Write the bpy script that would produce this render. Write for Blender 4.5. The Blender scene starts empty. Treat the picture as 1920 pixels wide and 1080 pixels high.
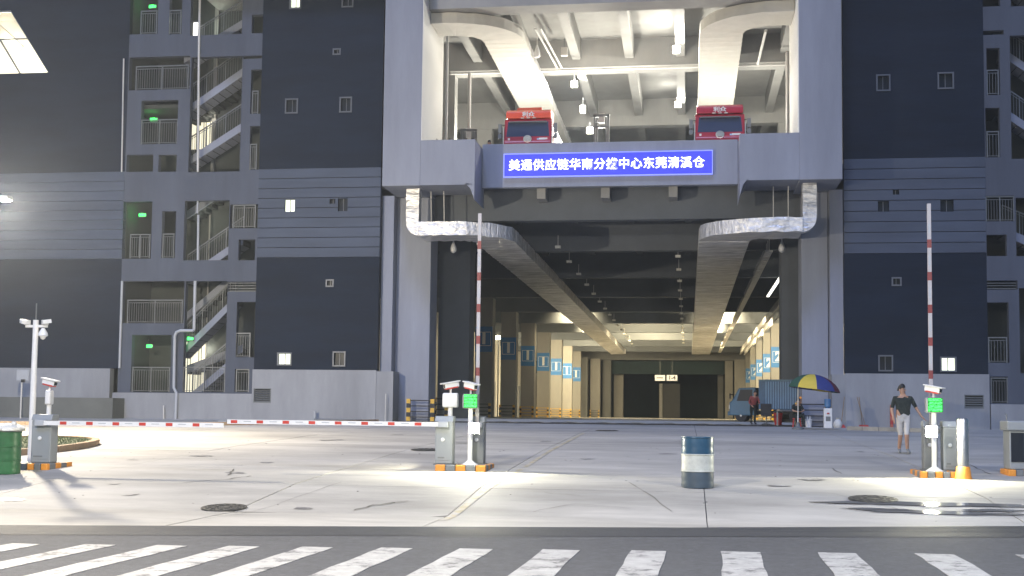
import bpy, bmesh, math, random
from mathutils import Vector, Matrix
random.seed(7)
R = math.radians
sc = bpy.context.scene
COL = sc.collection

# ------------------------------------------------------------------ camera
F, PPX, PPY, CAMZ = 2300.0, 960.0, 620.0, 1.55
d1 = Vector((330, -162, -F)).normalized()          # tunnel axis in camera space
mroll = 0.0118
up = Vector((1, -mroll, 0)).cross(d1)
if up.y < 0: up = -up
up.normalize()
xr = d1.cross(up).normalized()
rot = Matrix((xr, d1, up))
cam = bpy.data.cameras.new('camera'); cam_ob = bpy.data.objects.new('camera', cam); COL.objects.link(cam_ob)
cam.sensor_width = 36; cam.lens = F / 1920 * 36; cam.shift_y = 80 / 1920; cam.clip_end = 1000
cam_ob.matrix_world = Matrix.Translation((0, 0, CAMZ)) @ rot.to_4x4()
sc.camera = cam_ob

# ------------------------------------------------------------------ world, added blue fill sun for facade and yard, exposure
w = bpy.data.worlds.new('World'); sc.world = w; w.use_nodes = True
nt = w.node_tree; bg = nt.nodes['Background']
sky = nt.nodes.new('ShaderNodeTexSky'); sky.sky_type = 'NISHITA'; sky.sun_disc = False
sky.sun_elevation = R(7); sky.sun_rotation = R(200); sky.altitude = 50; sky.dust_density = 1.0; sky.ozone_density = 5
nt.links.new(sky.outputs[0], bg.inputs[0]); bg.inputs[1].default_value = 0.066
sun = bpy.data.lights.new('sun', 'SUN'); sun.energy = 1.45; sun.angle = R(14); sun.color = (.44, .56, 1.0)
sun_ob = bpy.data.objects.new('sun', sun); COL.objects.link(sun_ob)
sun_ob.rotation_euler = (R(33), 0, R(-10)); sun_ob.location = (0, -20, 60)
sc.view_settings.view_transform = 'Standard'; sc.view_settings.look = 'None'
sc.view_settings.exposure = 0.52; sc.view_settings.gamma = 1.0; sc.view_settings.use_curve_mapping = False
sc.render.engine = 'CYCLES'
sc.cycles.use_denoising = True
sc.cycles.max_bounces = 6; sc.cycles.diffuse_bounces = 3; sc.cycles.glossy_bounces = 3
sc.cycles.sample_clamp_indirect = 3.0; sc.cycles.caustics_reflective = False; sc.cycles.caustics_refractive = False

# ------------------------------------------------------------------ helpers
def ray(px, py):
    v = Vector((px - PPX, -(py - PPY), -F)); return rot @ v
def pp(px, py, Y):
    v = ray(px, py); t = Y / v.y; return (v.x * t, CAMZ + v.z * t)
PROF = [(-80, 0), (18.4, 0), (21.5, .27), (25.3, .44), (30.6, .66), (42, .98), (56, 1.17), (57.6, 1.27), (60, 1.35), (600, 1.35)]
def gz(Y):
    for (a, za), (b, zb) in zip(PROF, PROF[1:]):
        if a <= Y <= b: return za + (zb - za) * (Y - a) / (b - a)
    return 0
def G(px, py):
    v = ray(px, py); lo, hi = 5.0, 90.0
    f = lambda Y: CAMZ + v.z * Y / v.y - gz(Y)
    for _ in range(60):
        mid = (lo + hi) / 2
        if f(mid) > 0: lo = mid
        else: hi = mid
    Y = (lo + hi) / 2
    return Vector((v.x * Y / v.y, Y, gz(Y)))
X = lambda px, py, Y: pp(px, py, Y)[0]
Z = lambda px, py, Y: pp(px, py, Y)[1]

MATS = {}
def mat(name, col, rough=.7, metal=0., var=.0, scale=2., bump=0., bscale=30., emit=None, estr=0., stretch=(1, 1, 1), rnd=0., stain=0., bdist=.02, wear=None):
    if name in MATS: return MATS[name]
    m = bpy.data.materials.new(name); m.use_nodes = True; n = m.node_tree; L = n.links.new
    b = n.nodes['Principled BSDF']; b.inputs['Base Color'].default_value = (*col, 1)
    b.inputs['Roughness'].default_value = rough; b.inputs['Metallic'].default_value = metal
    tc = n.nodes.new('ShaderNodeTexCoord'); mp = n.nodes.new('ShaderNodeMapping'); mp.inputs['Scale'].default_value = stretch
    L(tc.outputs['Object'], mp.inputs['Vector'])
    out = None
    if var or stain or rnd:
        nz = n.nodes.new('ShaderNodeTexNoise'); nz.inputs['Scale'].default_value = scale; nz.inputs['Detail'].default_value = 6
        nz.inputs['Roughness'].default_value = .62
        L(mp.outputs[0], nz.inputs['Vector'])
        mr = n.nodes.new('ShaderNodeMapRange'); mr.inputs[1].default_value = .28; mr.inputs[2].default_value = .72
        mr.inputs[3].default_value = 1 - var; mr.inputs[4].default_value = 1 + var
        L(nz.outputs[0], mr.inputs[0]); fac = mr.outputs[0]
        if stain:
            n2 = n.nodes.new('ShaderNodeTexNoise'); n2.inputs['Scale'].default_value = scale * .31; n2.inputs['Detail'].default_value = 9
            n2.inputs['Roughness'].default_value = .7; L(mp.outputs[0], n2.inputs['Vector'])
            m2 = n.nodes.new('ShaderNodeMapRange'); m2.inputs[1].default_value = .35; m2.inputs[2].default_value = .62
            m2.inputs[3].default_value = 1 - stain; m2.inputs[4].default_value = 1.0; L(n2.outputs[0], m2.inputs[0])
            q = n.nodes.new('ShaderNodeMath'); q.operation = 'MULTIPLY'; L(fac, q.inputs[0]); L(m2.outputs[0], q.inputs[1]); fac = q.outputs[0]
        if rnd:
            oi = n.nodes.new('ShaderNodeObjectInfo'); m3 = n.nodes.new('ShaderNodeMapRange')
            m3.inputs[3].default_value = 1 - rnd; m3.inputs[4].default_value = 1 + rnd; L(oi.outputs['Random'], m3.inputs[0])
            q = n.nodes.new('ShaderNodeMath'); q.operation = 'MULTIPLY'; L(fac, q.inputs[0]); L(m3.outputs[0], q.inputs[1]); fac = q.outputs[0]
        vm = n.nodes.new('ShaderNodeVectorMath'); vm.operation = 'SCALE'; vm.inputs[0].default_value = col
        L(fac, vm.inputs['Scale']); L(vm.outputs[0], b.inputs['Base Color'])
        rr = n.nodes.new('ShaderNodeMapRange'); rr.inputs[3].default_value = max(0, rough - .08); rr.inputs[4].default_value = min(1, rough + .12)
        L(nz.outputs[0], rr.inputs[0]); L(rr.outputs[0], b.inputs['Roughness'])
    if wear:
        n4 = n.nodes.new('ShaderNodeTexNoise'); n4.inputs['Scale'].default_value = wear[1]; n4.inputs['Detail'].default_value = 12; n4.inputs['Roughness'].default_value = .78
        L(mp.outputs[0], n4.inputs['Vector'])
        m4 = n.nodes.new('ShaderNodeMapRange'); m4.inputs[1].default_value = wear[2]; m4.inputs[2].default_value = wear[2] + .09; L(n4.outputs[0], m4.inputs[0])
        mx = n.nodes.new('ShaderNodeMix'); mx.data_type = 'RGBA'; L(m4.outputs[0], mx.inputs[0]); mx.inputs[7].default_value = (*wear[0], 1)
        src = b.inputs['Base Color'].links[0].from_socket; L(src, mx.inputs[6]); L(mx.outputs[2], b.inputs['Base Color'])
    if bump:
        nb = n.nodes.new('ShaderNodeTexNoise'); nb.inputs['Scale'].default_value = bscale; nb.inputs['Detail'].default_value = 5
        L(mp.outputs[0], nb.inputs['Vector'])
        bp = n.nodes.new('ShaderNodeBump'); bp.inputs['Strength'].default_value = bump; bp.inputs['Distance'].default_value = bdist
        L(nb.outputs[0], bp.inputs['Height']); L(bp.outputs[0], b.inputs['Normal'])
    if emit:
        b.inputs['Emission Color'].default_value = (*emit, 1); b.inputs['Emission Strength'].default_value = estr
    MATS[name] = m; return m

class MB:
    def __init__(s): s.v = []; s.f = []; s.m = []; s.mi = 0
    def quad(s, *pts):
        i = len(s.v); s.v += [tuple(p) for p in pts]; s.f.append(tuple(range(i, i + len(pts)))); s.m.append(s.mi); return s
    def hexa(s, p):
        i = len(s.v); s.v += [tuple(q) for q in p]
        for f in ((0, 3, 2, 1), (4, 5, 6, 7), (0, 1, 5, 4), (1, 2, 6, 5), (2, 3, 7, 6), (3, 0, 4, 7)):
            s.f.append(tuple(i + k for k in f)); s.m.append(s.mi)
        return s
    def box(s, x0, x1, y0, y1, z0, z1):
        if x0 > x1: x0, x1 = x1, x0
        if y0 > y1: y0, y1 = y1, y0
        if z0 > z1: z0, z1 = z1, z0
        return s.hexa([(x0, y0, z0), (x1, y0, z0), (x1, y1, z0), (x0, y1, z0), (x0, y0, z1), (x1, y0, z1), (x1, y1, z1), (x0, y1, z1)])
    def bar(s, a, b, w, h=None, upv=(0, 0, 1)):
        a = Vector(a); b = Vector(b); h = h or w; d = (b - a).normalized(); u = Vector(upv)
        if abs(d.dot(u)) > .98: u = Vector((0, 1, 0))
        sd = d.cross(u).normalized() * w / 2; uu = sd.cross(d).normalized() * h / 2
        return s.hexa([a - sd - uu, a + sd - uu, b + sd - uu, b - sd - uu, a - sd + uu, a + sd + uu, b + sd + uu, b - sd + uu])
    def ring(s, rings, closed=True, cap=True):
        base = []
        for r in rings:
            i = len(s.v); s.v += [tuple(p) for p in r]; base.append(i)
        n = len(rings[0])
        for a, b in zip(base, base[1:]):
            for k in range(n if closed else n - 1):
                s.f.append((a + k, a + (k + 1) % n, b + (k + 1) % n, b + k)); s.m.append(s.mi)
        if cap and closed:
            s.f.append(tuple(base[0] + k for k in range(n))[::-1]); s.m.append(s.mi)
            s.f.append(tuple(base[-1] + k for k in range(n))); s.m.append(s.mi)
        return s
    def tube(s, pts, r, n=10):
        pts = [Vector(p) for p in pts]; rs = r if isinstance(r, (list, tuple)) else [r] * len(pts); rings = []
        u = None
        for i, p in enumerate(pts):
            d = (pts[min(i + 1, len(pts) - 1)] - pts[max(i - 1, 0)]).normalized()
            if u is None: u = Vector((0, 0, 1)) if abs(d.z) < .9 else Vector((1, 0, 0))
            a = d.cross(u)
            if a.length < 1e-3: a = d.cross(Vector((0, 1, 0)))
            a.normalize(); b = d.cross(a).normalized(); u = -b if b.dot(u) < 0 else b
            b = u.copy() if abs(u.dot(d)) < .3 else b
            rings.append([p + (a * math.cos(t) + a.cross(d).normalized() * math.sin(t)) * rs[i] for t in [2 * math.pi * k / n for k in range(n)]])
        return s.ring(rings)
    def lathe(s, c, prof, n=32, axis='z'):
        rings = []
        for r, h in prof:
            ring = []
            for k in range(n):
                t = 2 * math.pi * k / n; a, b = r * math.cos(t), r * math.sin(t)
                ring.append((c[0] + a, c[1] + b, c[2] + h) if axis == 'z' else ((c[0] + a, c[1] + h, c[2] + b) if axis == 'y' else (c[0] + h, c[1] + a, c[2] + b)))
            rings.append(ring)
        return s.ring(rings)
    def prism(s, poly, y0, y1):       # poly of (x, z) extruded along Y
        return s.ring([[(x, y0, z) for x, z in poly], [(x, y1, z) for x, z in poly]])
    def prismx(s, poly, x0, x1):      # poly of (y, z) extruded along X
        return s.ring([[(x0, y, z) for y, z in poly], [(x1, y, z) for y, z in poly]])
    def build(s, name, material, parent=None, world=False, bevel=0., smooth=False, base=None):
        me = bpy.data.meshes.new(name); off = Vector((0, 0, 0))
        if world and parent: off = WL.get(parent.name, Vector((0, 0, 0)))
        if base is not None: off = Vector(base)
        me.from_pydata([tuple(Vector(p) - off) for p in s.v], [], s.f)
        for mm in (material if isinstance(material, (list, tuple)) else [material]): me.materials.append(mm)
        for p, k in zip(me.polygons, s.m): p.material_index = k
        b = bmesh.new(); b.from_mesh(me); bmesh.ops.recalc_face_normals(b, faces=b.faces); b.to_mesh(me); b.free()
        if smooth:
            me.polygons.foreach_set('use_smooth', [True] * len(me.polygons))
            try: me.set_sharp_from_angle(angle=R(35))
            except Exception: pass
        o = bpy.data.objects.new(name, me); COL.objects.link(o)
        if parent: o.parent = parent
        if base is not None: o.location = base
        WL[o.name] = Vector(base) if base is not None else (WL.get(parent.name, Vector((0, 0, 0))) if parent else Vector((0, 0, 0)))
        if bevel:
            md = o.modifiers.new('bevel', 'BEVEL'); md.width = bevel; md.segments = 2; md.limit_method = 'ANGLE'
        return o
WL = {}
def tag(o, label=None, cat=None, group=None, kind=None):
    if label: o['label'] = label
    if cat: o['category'] = cat
    if group: o['group'] = group
    if kind: o['kind'] = kind
    return o
def thing(name, label, cat, loc=(0, 0, 0), rz=0, group=None):
    o = bpy.data.objects.new(name, None); COL.objects.link(o); o.location = loc; o.rotation_euler = (0, 0, rz)
    o.empty_display_size = .3; WL[o.name] = Vector(loc)
    return tag(o, label, cat, group)
def copy_tree(o, parent=None):
    c = o.copy(); COL.objects.link(c)
    if parent: c.parent = parent
    for ch in o.children: copy_tree(ch, c)
    return c
def dup(o, loc, rz=None, label=None, group=None):
    c = copy_tree(o); c.location = loc
    if rz is not None: c.rotation_euler.z = rz
    if label: c['label'] = label
    if group: c['group'] = group
    return c
def text(name, s, size, material, parent, loc, rotv=(R(90), 0, 0), extrude=.01, bold=0., align='CENTER'):
    cu = bpy.data.curves.new(name, 'FONT'); cu.body = s; cu.size = size; cu.extrude = extrude; cu.offset = bold
    cu.align_x = align; cu.align_y = 'CENTER'; cu.resolution_u = 3
    t = bpy.data.objects.new('tmp', cu); COL.objects.link(t)
    bpy.context.view_layer.update()
    me = bpy.data.meshes.new_from_object(t.evaluated_get(bpy.context.evaluated_depsgraph_get()))
    bpy.data.objects.remove(t); me.materials.clear(); me.materials.append(material)
    o = bpy.data.objects.new(name, me); COL.objects.link(o); o.parent = parent; o.location = loc; o.rotation_euler = rotv
    return o
def wall_holes(name, x0, x1, z0, z1, y0, y1, holes, material, parent):
    """wall slab with rectangular openings; only the faces between solid and empty are made"""
    xs = sorted({x0, x1, *[min(max(h[k], x0), x1) for h in holes for k in (0, 1)]})
    zs = sorted({z0, z1, *[min(max(h[k], z0), z1) for h in holes for k in (2, 3)]})
    def solid(i, j):
        if i < 0 or j < 0 or i >= len(xs) - 1 or j >= len(zs) - 1: return False
        cx, cz = (xs[i] + xs[i + 1]) / 2, (zs[j] + zs[j + 1]) / 2
        return not any(h[0] < cx < h[1] and h[2] < cz < h[3] for h in holes)
    m = MB()
    for i in range(len(xs) - 1):
        for j in range(len(zs) - 1):
            if not solid(i, j): continue
            a, b, c, d = xs[i], xs[i + 1], zs[j], zs[j + 1]
            m.quad((a, y0, c), (b, y0, c), (b, y0, d), (a, y0, d)); m.quad((b, y1, c), (a, y1, c), (a, y1, d), (b, y1, d))
            if not solid(i - 1, j): m.quad((a, y1, c), (a, y0, c), (a, y0, d), (a, y1, d))
            if not solid(i + 1, j): m.quad((b, y0, c), (b, y1, c), (b, y1, d), (b, y0, d))
            if not solid(i, j - 1): m.quad((a, y0, c), (a, y1, c), (b, y1, c), (b, y0, c))
            if not solid(i, j + 1): m.quad((a, y0, d), (b, y0, d), (b, y1, d), (a, y1, d))
    bm_ = m.build(name, material, parent)
    b = bmesh.new(); b.from_mesh(bm_.data); bmesh.ops.remove_doubles(b, verts=b.verts, dist=1e-4); bmesh.ops.recalc_face_normals(b, faces=b.faces); b.to_mesh(bm_.data); b.free()
    return bm_
def point(name, loc, power, col=(1, .9, .75), r=.12):
    l = bpy.data.lights.new(name, 'POINT'); l.energy = power; l.color = col; l.shadow_soft_size = r
    o = bpy.data.objects.new(name, l); COL.objects.link(o); o.location = loc; return o
def spot(name, loc, tgt, power, ang=120, col=(1, .9, .75), r=.1, blend=.6):
    l = bpy.data.lights.new(name, 'SPOT'); l.energy = power; l.color = col; l.shadow_soft_size = r; l.spot_size = R(ang); l.spot_blend = blend
    o = bpy.data.objects.new(name, l); COL.objects.link(o); o.location = loc
    o.rotation_euler = (Vector(tgt) - Vector(loc)).to_track_quat('-Z', 'Y').to_euler(); return o

# ------------------------------------------------------------------ materials
M_ASPH = mat('asphalt', (.072, .075, .085), .78, var=.35, scale=14, bump=.6, bscale=90, stain=.25)
M_ASPH2 = mat('asphalt_strip', (.034, .037, .046), .7, var=.3, scale=10, bump=.5, bscale=70, stain=.2)
M_SLAB = mat('slab_concrete', (.455, .435, .395), .75, var=.14, scale=1.1, bump=.35, bscale=25, rnd=.05, stain=.38, stretch=(.4, 1.2, 1), wear=((.27, .26, .24), .9, .63))
M_JOINT = mat('joint_dirt', (.10, .095, .085), .9, var=.2)
M_HALL = mat('hall_floor_concrete', (.48, .46, .41), .6, var=.12, scale=1)
M_PAINT = mat('crossing_paint', (.40, .40, .395), .7, var=.14, scale=9, stain=.28, bump=.3, bscale=60, wear=((.09, .09, .095), 2.6, .515))
M_YLINE = mat('yellow_line_paint', (.50, .43, .27), .75, var=.25, scale=7, stain=.35, wear=((.45, .43, .40), 4, .48))
M_KERB = mat('kerb_concrete', (.30, .28, .24), .85, var=.2, scale=3, rnd=.12, bump=.3)
M_KERBR = mat('kerb_sandstone', (.34, .24, .15), .85, var=.2, scale=3, rnd=.12, bump=.3)
M_GRASS = mat('grass_blades', (.055, .095, .03), .8, var=.4, scale=8, rnd=.2)
M_SOIL = mat('soil', (.06, .07, .035), .95, var=.3)
M_DARK = mat('dark_cladding', (.013, .020, .036), .7, var=.16, scale=.8, stretch=(.5, 1, 2.5), bump=.3, bscale=3, stain=.25)
M_DARK.node_tree.nodes['Principled BSDF'].inputs['Specular IOR Level'].default_value = .15
M_LIGHT = mat('grey_board_cladding', (.068, .085, .122), .75, var=.12, scale=1.2, stretch=(.35, 1, 2), rnd=.06, stain=.2)
M_BASE = mat('plinth_render', (.32, .33, .35), .8, var=.08, scale=1.0, stain=.22, stretch=(1.6, 1, .35))
M_BASE2 = mat('planter_render', (.15, .155, .14), .85, var=.1, scale=1.2, stain=.15)
M_TOWER = mat('tower_render', (.085, .098, .130), .8, var=.10, scale=1.0, stain=.22, stretch=(1.8, 1, .25))
M_PORT = mat('portal_render', (.29, .31, .37), .78, var=.07, scale=.8, stain=.22, stretch=(1.6, 1, .25), bump=.15, bscale=12)
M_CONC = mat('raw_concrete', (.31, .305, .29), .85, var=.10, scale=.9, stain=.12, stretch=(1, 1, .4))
M_CEIL_SHADE = mat('ceiling_and_shade_concrete', (.13, .145, .165), .85, var=.12, scale=.8, stain=.1)  # ceilings; also darkens girder and front columns in place of shade
M_INNER = mat('inner_white_render', (.74, .73, .69), .8, var=.04, scale=1)
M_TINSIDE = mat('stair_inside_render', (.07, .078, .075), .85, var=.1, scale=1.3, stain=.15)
M_DOORG = mat('dark_doorway', (.02, .025, .025), .6, var=.1)
M_RAIL = mat('steel_railing', (.21, .22, .23), .4, metal=.7, var=.1, scale=9)
M_STEEL = mat('brushed_steel', (.55, .55, .55), .28, metal=.9, var=.08, scale=12, stretch=(8, 8, 1))
M_PIPE = mat('grey_pvc', (.40, .42, .45), .5, var=.05, scale=4)
M_PIPEW = mat('white_pipe', (.62, .61, .58), .5, var=.06, scale=4)
M_FOIL = mat('foil_duct', (.80, .79, .78), .36, metal=.45, var=.38, scale=2.2, bump=1.0, bscale=4.5, stain=.2, stretch=(.45, 4, 1), bdist=.09)
M_FOILR = mat('foil_duct_run', (.80, .79, .78), .38, metal=.35, var=.5, scale=2.4, bump=1.0, bscale=3.5, stain=.15, stretch=(.3, 1.5, 1), bdist=.14)
M_DUCTP = mat('board_duct', (.52, .50, .45), .75, var=.07, scale=2, bump=.3, bscale=6, stain=.08)
M_WHITE = mat('white_paint', (.74, .74, .73), .4, var=.05, scale=6)
M_CAB = mat('cabinet_grey_paint', (.28, .30, .31), .42, var=.05, scale=5, stain=.08)
M_CABD = mat('cabinet_dark_grey', (.16, .17, .175), .5, var=.08, scale=5)
M_RED = mat('signal_red', (.52, .045, .03), .4, var=.08, scale=8)
M_ORANGE = mat('orange_paint', (.78, .30, .035), .55, var=.12, scale=9, stain=.15)
M_YEL = mat('yellow_paint', (.72, .43, .05), .55, var=.12, scale=9, stain=.2)
M_BLACK = mat('black_rubber', (.022, .022, .024), .65, var=.2, scale=9)
M_GLASS = mat('dark_glass', (.018, .022, .03), .22, var=.1); M_GLASS.node_tree.nodes['Principled BSDF'].inputs['Specular IOR Level'].default_value = .22
M_WINFR = mat('window_frame_alu', (.13, .14, .16), .45, metal=.3, var=.05)
M_WLIT = mat('lit_window_pane', (.6, .6, .5), .4, emit=(.80, .86, .70), estr=1.1)
M_DOORLIT = mat('lit_room_wall', (.6, .58, .48), .6, emit=(1, .93, .70), estr=.75)
M_LAMP = mat('lamp_lens', (.9, .9, .8), .3, emit=(1, .93, .68), estr=26)
M_LAMP2 = mat('barrier_lamp_lens', (.9, .9, .8), .3, emit=(1, .97, .74), estr=120)
M_TUBE = mat('light_tube', (.9, .9, .85), .3, emit=(1, .97, .86), estr=2.2)
M_UNLIT = mat('fixture_white', (.72, .71, .66), .45)
M_GREEN = mat('exit_green', (.0, .5, .1), .4, emit=(.05, 1, .12), estr=2.6)
M_LEDG = mat('led_green', (.0, .5, .1), .4, emit=(.06, 1, .10), estr=2.6)
M_LEDB = mat('led_board', (.005, .05, .01), .4, emit=(.0, .35, .03), estr=.6)
M_SIGNB = mat('sign_blue_lightbox', (.03, .05, .6), .4, emit=(.035, .035, .90), estr=1.0)
M_SIGNE = mat('sign_edge_trim', (.25, .3, .7), .4, emit=(.25, .3, .95), estr=.6)
M_SIGNW = mat('sign_white_letters', (.9, .9, .9), .4, emit=(1, 1, 1), estr=1.8)
M_PANEL = mat('bay_number_blue', (.035, .19, .50), .6, var=.05, scale=3)
M_PANELW = mat('bay_number_white', (.75, .78, .8), .6)
M_TRED = mat('truck_red', (.36, .018, .035), .3, var=.06, scale=3)
M_TFAIR = mat('truck_orange_red', (.80, .10, .045), .3, var=.05, scale=3)
M_TBLUE = mat('truck_blue', (.05, .13, .20), .4, var=.1, scale=3)
M_CBLUE = mat('cargo_box_blue', (.05, .12, .22), .45, var=.12, scale=3, stain=.2)
M_CBLUE2 = mat('cargo_rib_pale_blue', (.13, .25, .40), .4, var=.12, scale=3)
M_DRUMG = mat('drum_green', (.025, .135, .045), .38, var=.16, scale=6, bump=.3, bscale=5, stain=.25)
M_DRUMB = mat('drum_blue', (.025, .085, .15), .32, var=.15, scale=6, stain=.2)
M_DRUMW = mat('drum_white', (.60, .62, .56), .35, var=.12, scale=6, stain=.25)
M_DRUMK = mat('drum_slate', (.06, .085, .11), .35, var=.15, scale=6, stain=.2)
M_BAG = mat('white_sack', (.66, .65, .60), .7, var=.1, scale=8, bump=.8, bscale=14)
M_IRON = mat('cast_iron', (.06, .058, .055), .6, metal=.3, var=.3, scale=14, bump=.5, bscale=40)
M_UMY = mat('umbrella_yellow', (.60, .46, .06), .7, var=.06, scale=3)
M_UMB = mat('umbrella_navy', (.035, .05, .20), .7, var=.06, scale=3)
M_UMR = mat('umbrella_maroon', (.13, .025, .04), .7, var=.06, scale=3)
M_UMG = mat('umbrella_green', (.03, .09, .06), .7, var=.06, scale=3)
M_SKIN = mat('skin', (.42, .24, .16), .6, var=.06, scale=9)
M_HAIR = mat('hair', (.012, .011, .010), .6)
M_PINK = mat('pink_plastic', (.55, .13, .17), .45)
M_REDP = mat('red_plastic', (.42, .035, .035), .45, var=.1)
M_WATER = mat('water_bottle_blue', (.08, .20, .38), .15)
M_WOOD = mat('wood_handle', (.25, .16, .08), .7)
M_PUDDLE = mat('puddle_water', (.20, .195, .185), .10, bump=.15, bscale=6)

# ------------------------------------------------------------------ ground
def sheet(name, x0, x1, ys, zf, m, dz=0.):
    b = MB()
    for a, c in zip(ys, ys[1:]):
        b.quad((x0, a, zf(a) + dz), (x1, a, zf(a) + dz), (x1, c, zf(c) + dz), (x0, c, zf(c) + dz))
    return b.build(name, m)
ys = [-80] + [y for y, _ in PROF[1:-1]] + [400]
tag(sheet('ground', -260, 260, [-200, 14.2, 18.4] + [y for y, _ in PROF[2:-1]] + [500], gz, M_JOINT, -.03), kind='structure')
def line_y(pl, pr):
    a, b_ = G(*pl), G(*pr); k = (b_.y - a.y) / (b_.x - a.x)
    return lambda x: a.y + k * (min(max(x, -24), 18) - a.x)
edge = line_y((0, 985), (1900, 989)); inner_edge = line_y((0, 1003), (1900, 1008))
def grid(name, xs, f0, f1, ny, m, dz):
    mb = MB()
    for a, b_ in zip(xs, xs[1:]):
        for k in range(ny):
            p = [(a, f0(a) + (f1(a) - f0(a)) * k / ny), (b_, f0(b_) + (f1(b_) - f0(b_)) * k / ny), (b_, f0(b_) + (f1(b_) - f0(b_)) * (k + 1) / ny), (a, f0(a) + (f1(a) - f0(a)) * (k + 1) / ny)]
            mb.quad(*[(x, y, gz(y) + dz) for x, y in p])
    return mb.build(name, m)
GX = [-200, -60, -24, -18, -12, -6, 0, 6, 12, 18, 60, 200]
road = tag(grid('road', GX, lambda x: -60, inner_edge, 1, M_ASPH, 0), kind='structure')
tag(grid('road_edge_strip', GX, inner_edge, lambda x: edge(x), 4, M_ASPH2, .004), kind='structure')
# zebra crossing stripes (x of the stripe corners at its far end)
zx = [(-118, -62), (22, 76), (162, 216), (296, 350), (430, 488), (568, 624), (714, 775), (862, 925), (1018, 1086), (1184, 1250), (1352, 1424), (1532, 1606), (1716, 1790), (1904, 1985)]
for a, b_ in zx:
    ty = lambda px: 1020 + (px - 20) * .0112
    yt = G((a + b_) / 2, ty((a + b_) / 2)).y; x0 = X(a, ty(a), yt); x1 = X(b_, ty(b_), yt)
    m = MB(); n = 10; L0 = []
    rng = random.Random(a)
    for k in range(n + 1):
        y = yt - 4.6 * k / n; sh = (yt - y) * -.02
        L0.append((x0 + sh + rng.uniform(-.012, .012), x1 + sh + rng.uniform(-.012, .012), y))
    for p, q in zip(L0, L0[1:]):
        m.hexa([(q[0], q[2], .001), (q[1], q[2], .001), (p[1], p[2], .001), (p[0], p[2], .001), (q[0], q[2], .006), (q[1], q[2], .006), (p[1], p[2], .006), (p[0], p[2], .006)])
    m.build('crossing_stripe', M_PAINT, road)
apron = tag(sheet('apron', -60, 60, [19.2] + [y for y, _ in PROF[2:-2]], gz, M_JOINT, -.012), kind='structure')
tag(grid('apron_front', GX[1:-1], edge, lambda x: 19.2, 5, M_JOINT, -.012), kind='structure')
xcol = [-44, -38, -32.5, -27.5, -23, -18.5, -14.2, -9.8, -5.35, -1.0, 3.4, 0] ; xcol = [-52, -46, -40, -35, -30, -25.4, -20.8, -16.2, -11.6, -7.0, -3.62, .28, 4.9, 9.5, 14.1, 18.7, 23.3, 28, 33]
yrow = [17.25, 21.4, 24.6, 28.8, 33.2, 37.8, 42.4, 47, 51.6, 55.9]
for i, (a, b_) in enumerate(zip(xcol, xcol[1:])):
    for c, d in zip(yrow, yrow[1:]):
        g = .009
        cuts = [c + g] + [y for y, _ in PROF if c + g < y < d - g] + [d - g]
        m = MB(); j = random.uniform(-.0025, .0025)
        if c < 18:
            ea, eb = edge(a), edge(b_); mid = 18.9
            for (pa, pb, qa, qb) in ((ea, eb, mid, mid), (mid, mid, cuts[-1], cuts[-1])):
                for s0, s1 in [(q / 6, (q + 1) / 6) for q in range(6)]:
                    ya0, ya1, yb0, yb1 = pa + (qa - pa) * s0, pa + (qa - pa) * s1, pb + (qb - pb) * s0, pb + (qb - pb) * s1
                    P_ = [(a + g, ya0), (b_ - g, yb0), (b_ - g, yb1), (a + g, ya1)]
                    m.hexa([(x, y, gz(y) - .01) for x, y in P_] + [(x, y, gz(y) + j) for x, y in P_])
            m.build('concrete_slab', M_SLAB, apron); continue
        for p, q in zip(cuts, cuts[1:]):
            m.hexa([(a + g, p, gz(p) - .01), (b_ - g, p, gz(p) - .01), (b_ - g, q, gz(q) - .01), (a + g, q, gz(q) - .01),
                    (a + g, p, gz(p) + j), (b_ - g, p, gz(p) + j), (b_ - g, q, gz(q) + j), (a + g, q, gz(q) + j)])
        m.build('concrete_slab', M_SLAB, apron)
# oil spots
M_OIL = mat('oil_film', (.20, .19, .18), .5, var=.3, scale=5, wear=((.42, .41, .39), 5, .5))
rg = random.Random(31)
for k in range(26):
    x, y = rg.uniform(-13, 7), rg.uniform(18.6, 40); r0 = rg.uniform(.04, .22); m = MB(); ph = rg.uniform(0, 6)
    m.quad(*[(x + r0 * 1.3 * (1 + .3 * math.sin(3 * t + ph)) * math.cos(t), y + r0 * (1 + .25 * math.sin(2 * t + ph)) * math.sin(t), gz(y + r0 * math.sin(t)) + .0092) for t in [2 * math.pi * j / 18 for j in range(18)]]); m.build('oil_spot', M_OIL, apron)
# thin cracks across the slabs
def crack(pts, wd=.012):
    P = [G(*p) for p in pts]; m = MB(); out = []
    for a, b_ in zip(P, P[1:]):
        for k in range(5):
            t = k / 5; q = a.lerp(b_, t) + Vector((random.uniform(-.03, .03), random.uniform(-.06, .06), 0)); out.append(q)
    out.append(P[-1])
    for a, b_ in zip(out, out[1:]):
        d = (b_ - a); nrm = Vector((-d.y, d.x, 0)).normalized() * wd * random.uniform(.4, 1)
        z = .0105
        m.quad((a.x - nrm.x, a.y - nrm.y, gz(a.y) + z), (b_.x - nrm.x, b_.y - nrm.y, gz(b_.y) + z), (b_.x + nrm.x, b_.y + nrm.y, gz(b_.y) + z), (a.x + nrm.x, a.y + nrm.y, gz(a.y) + z))
    m.build('crack', M_JOINT, apron)
crack([(440, 880), (428, 890), (432, 892)], .02); crack([(348, 905), (420, 900), (470, 893)], .02); crack([(660, 958), (700, 948), (765, 940)], .025)
crack([(1560, 878), (1578, 889)], .015); crack([(1000, 960), (1080, 945), (1180, 955)], .01); crack([(1020, 925), (1090, 930)], .01); crack([(230, 930), (262, 927)], .04)
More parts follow.
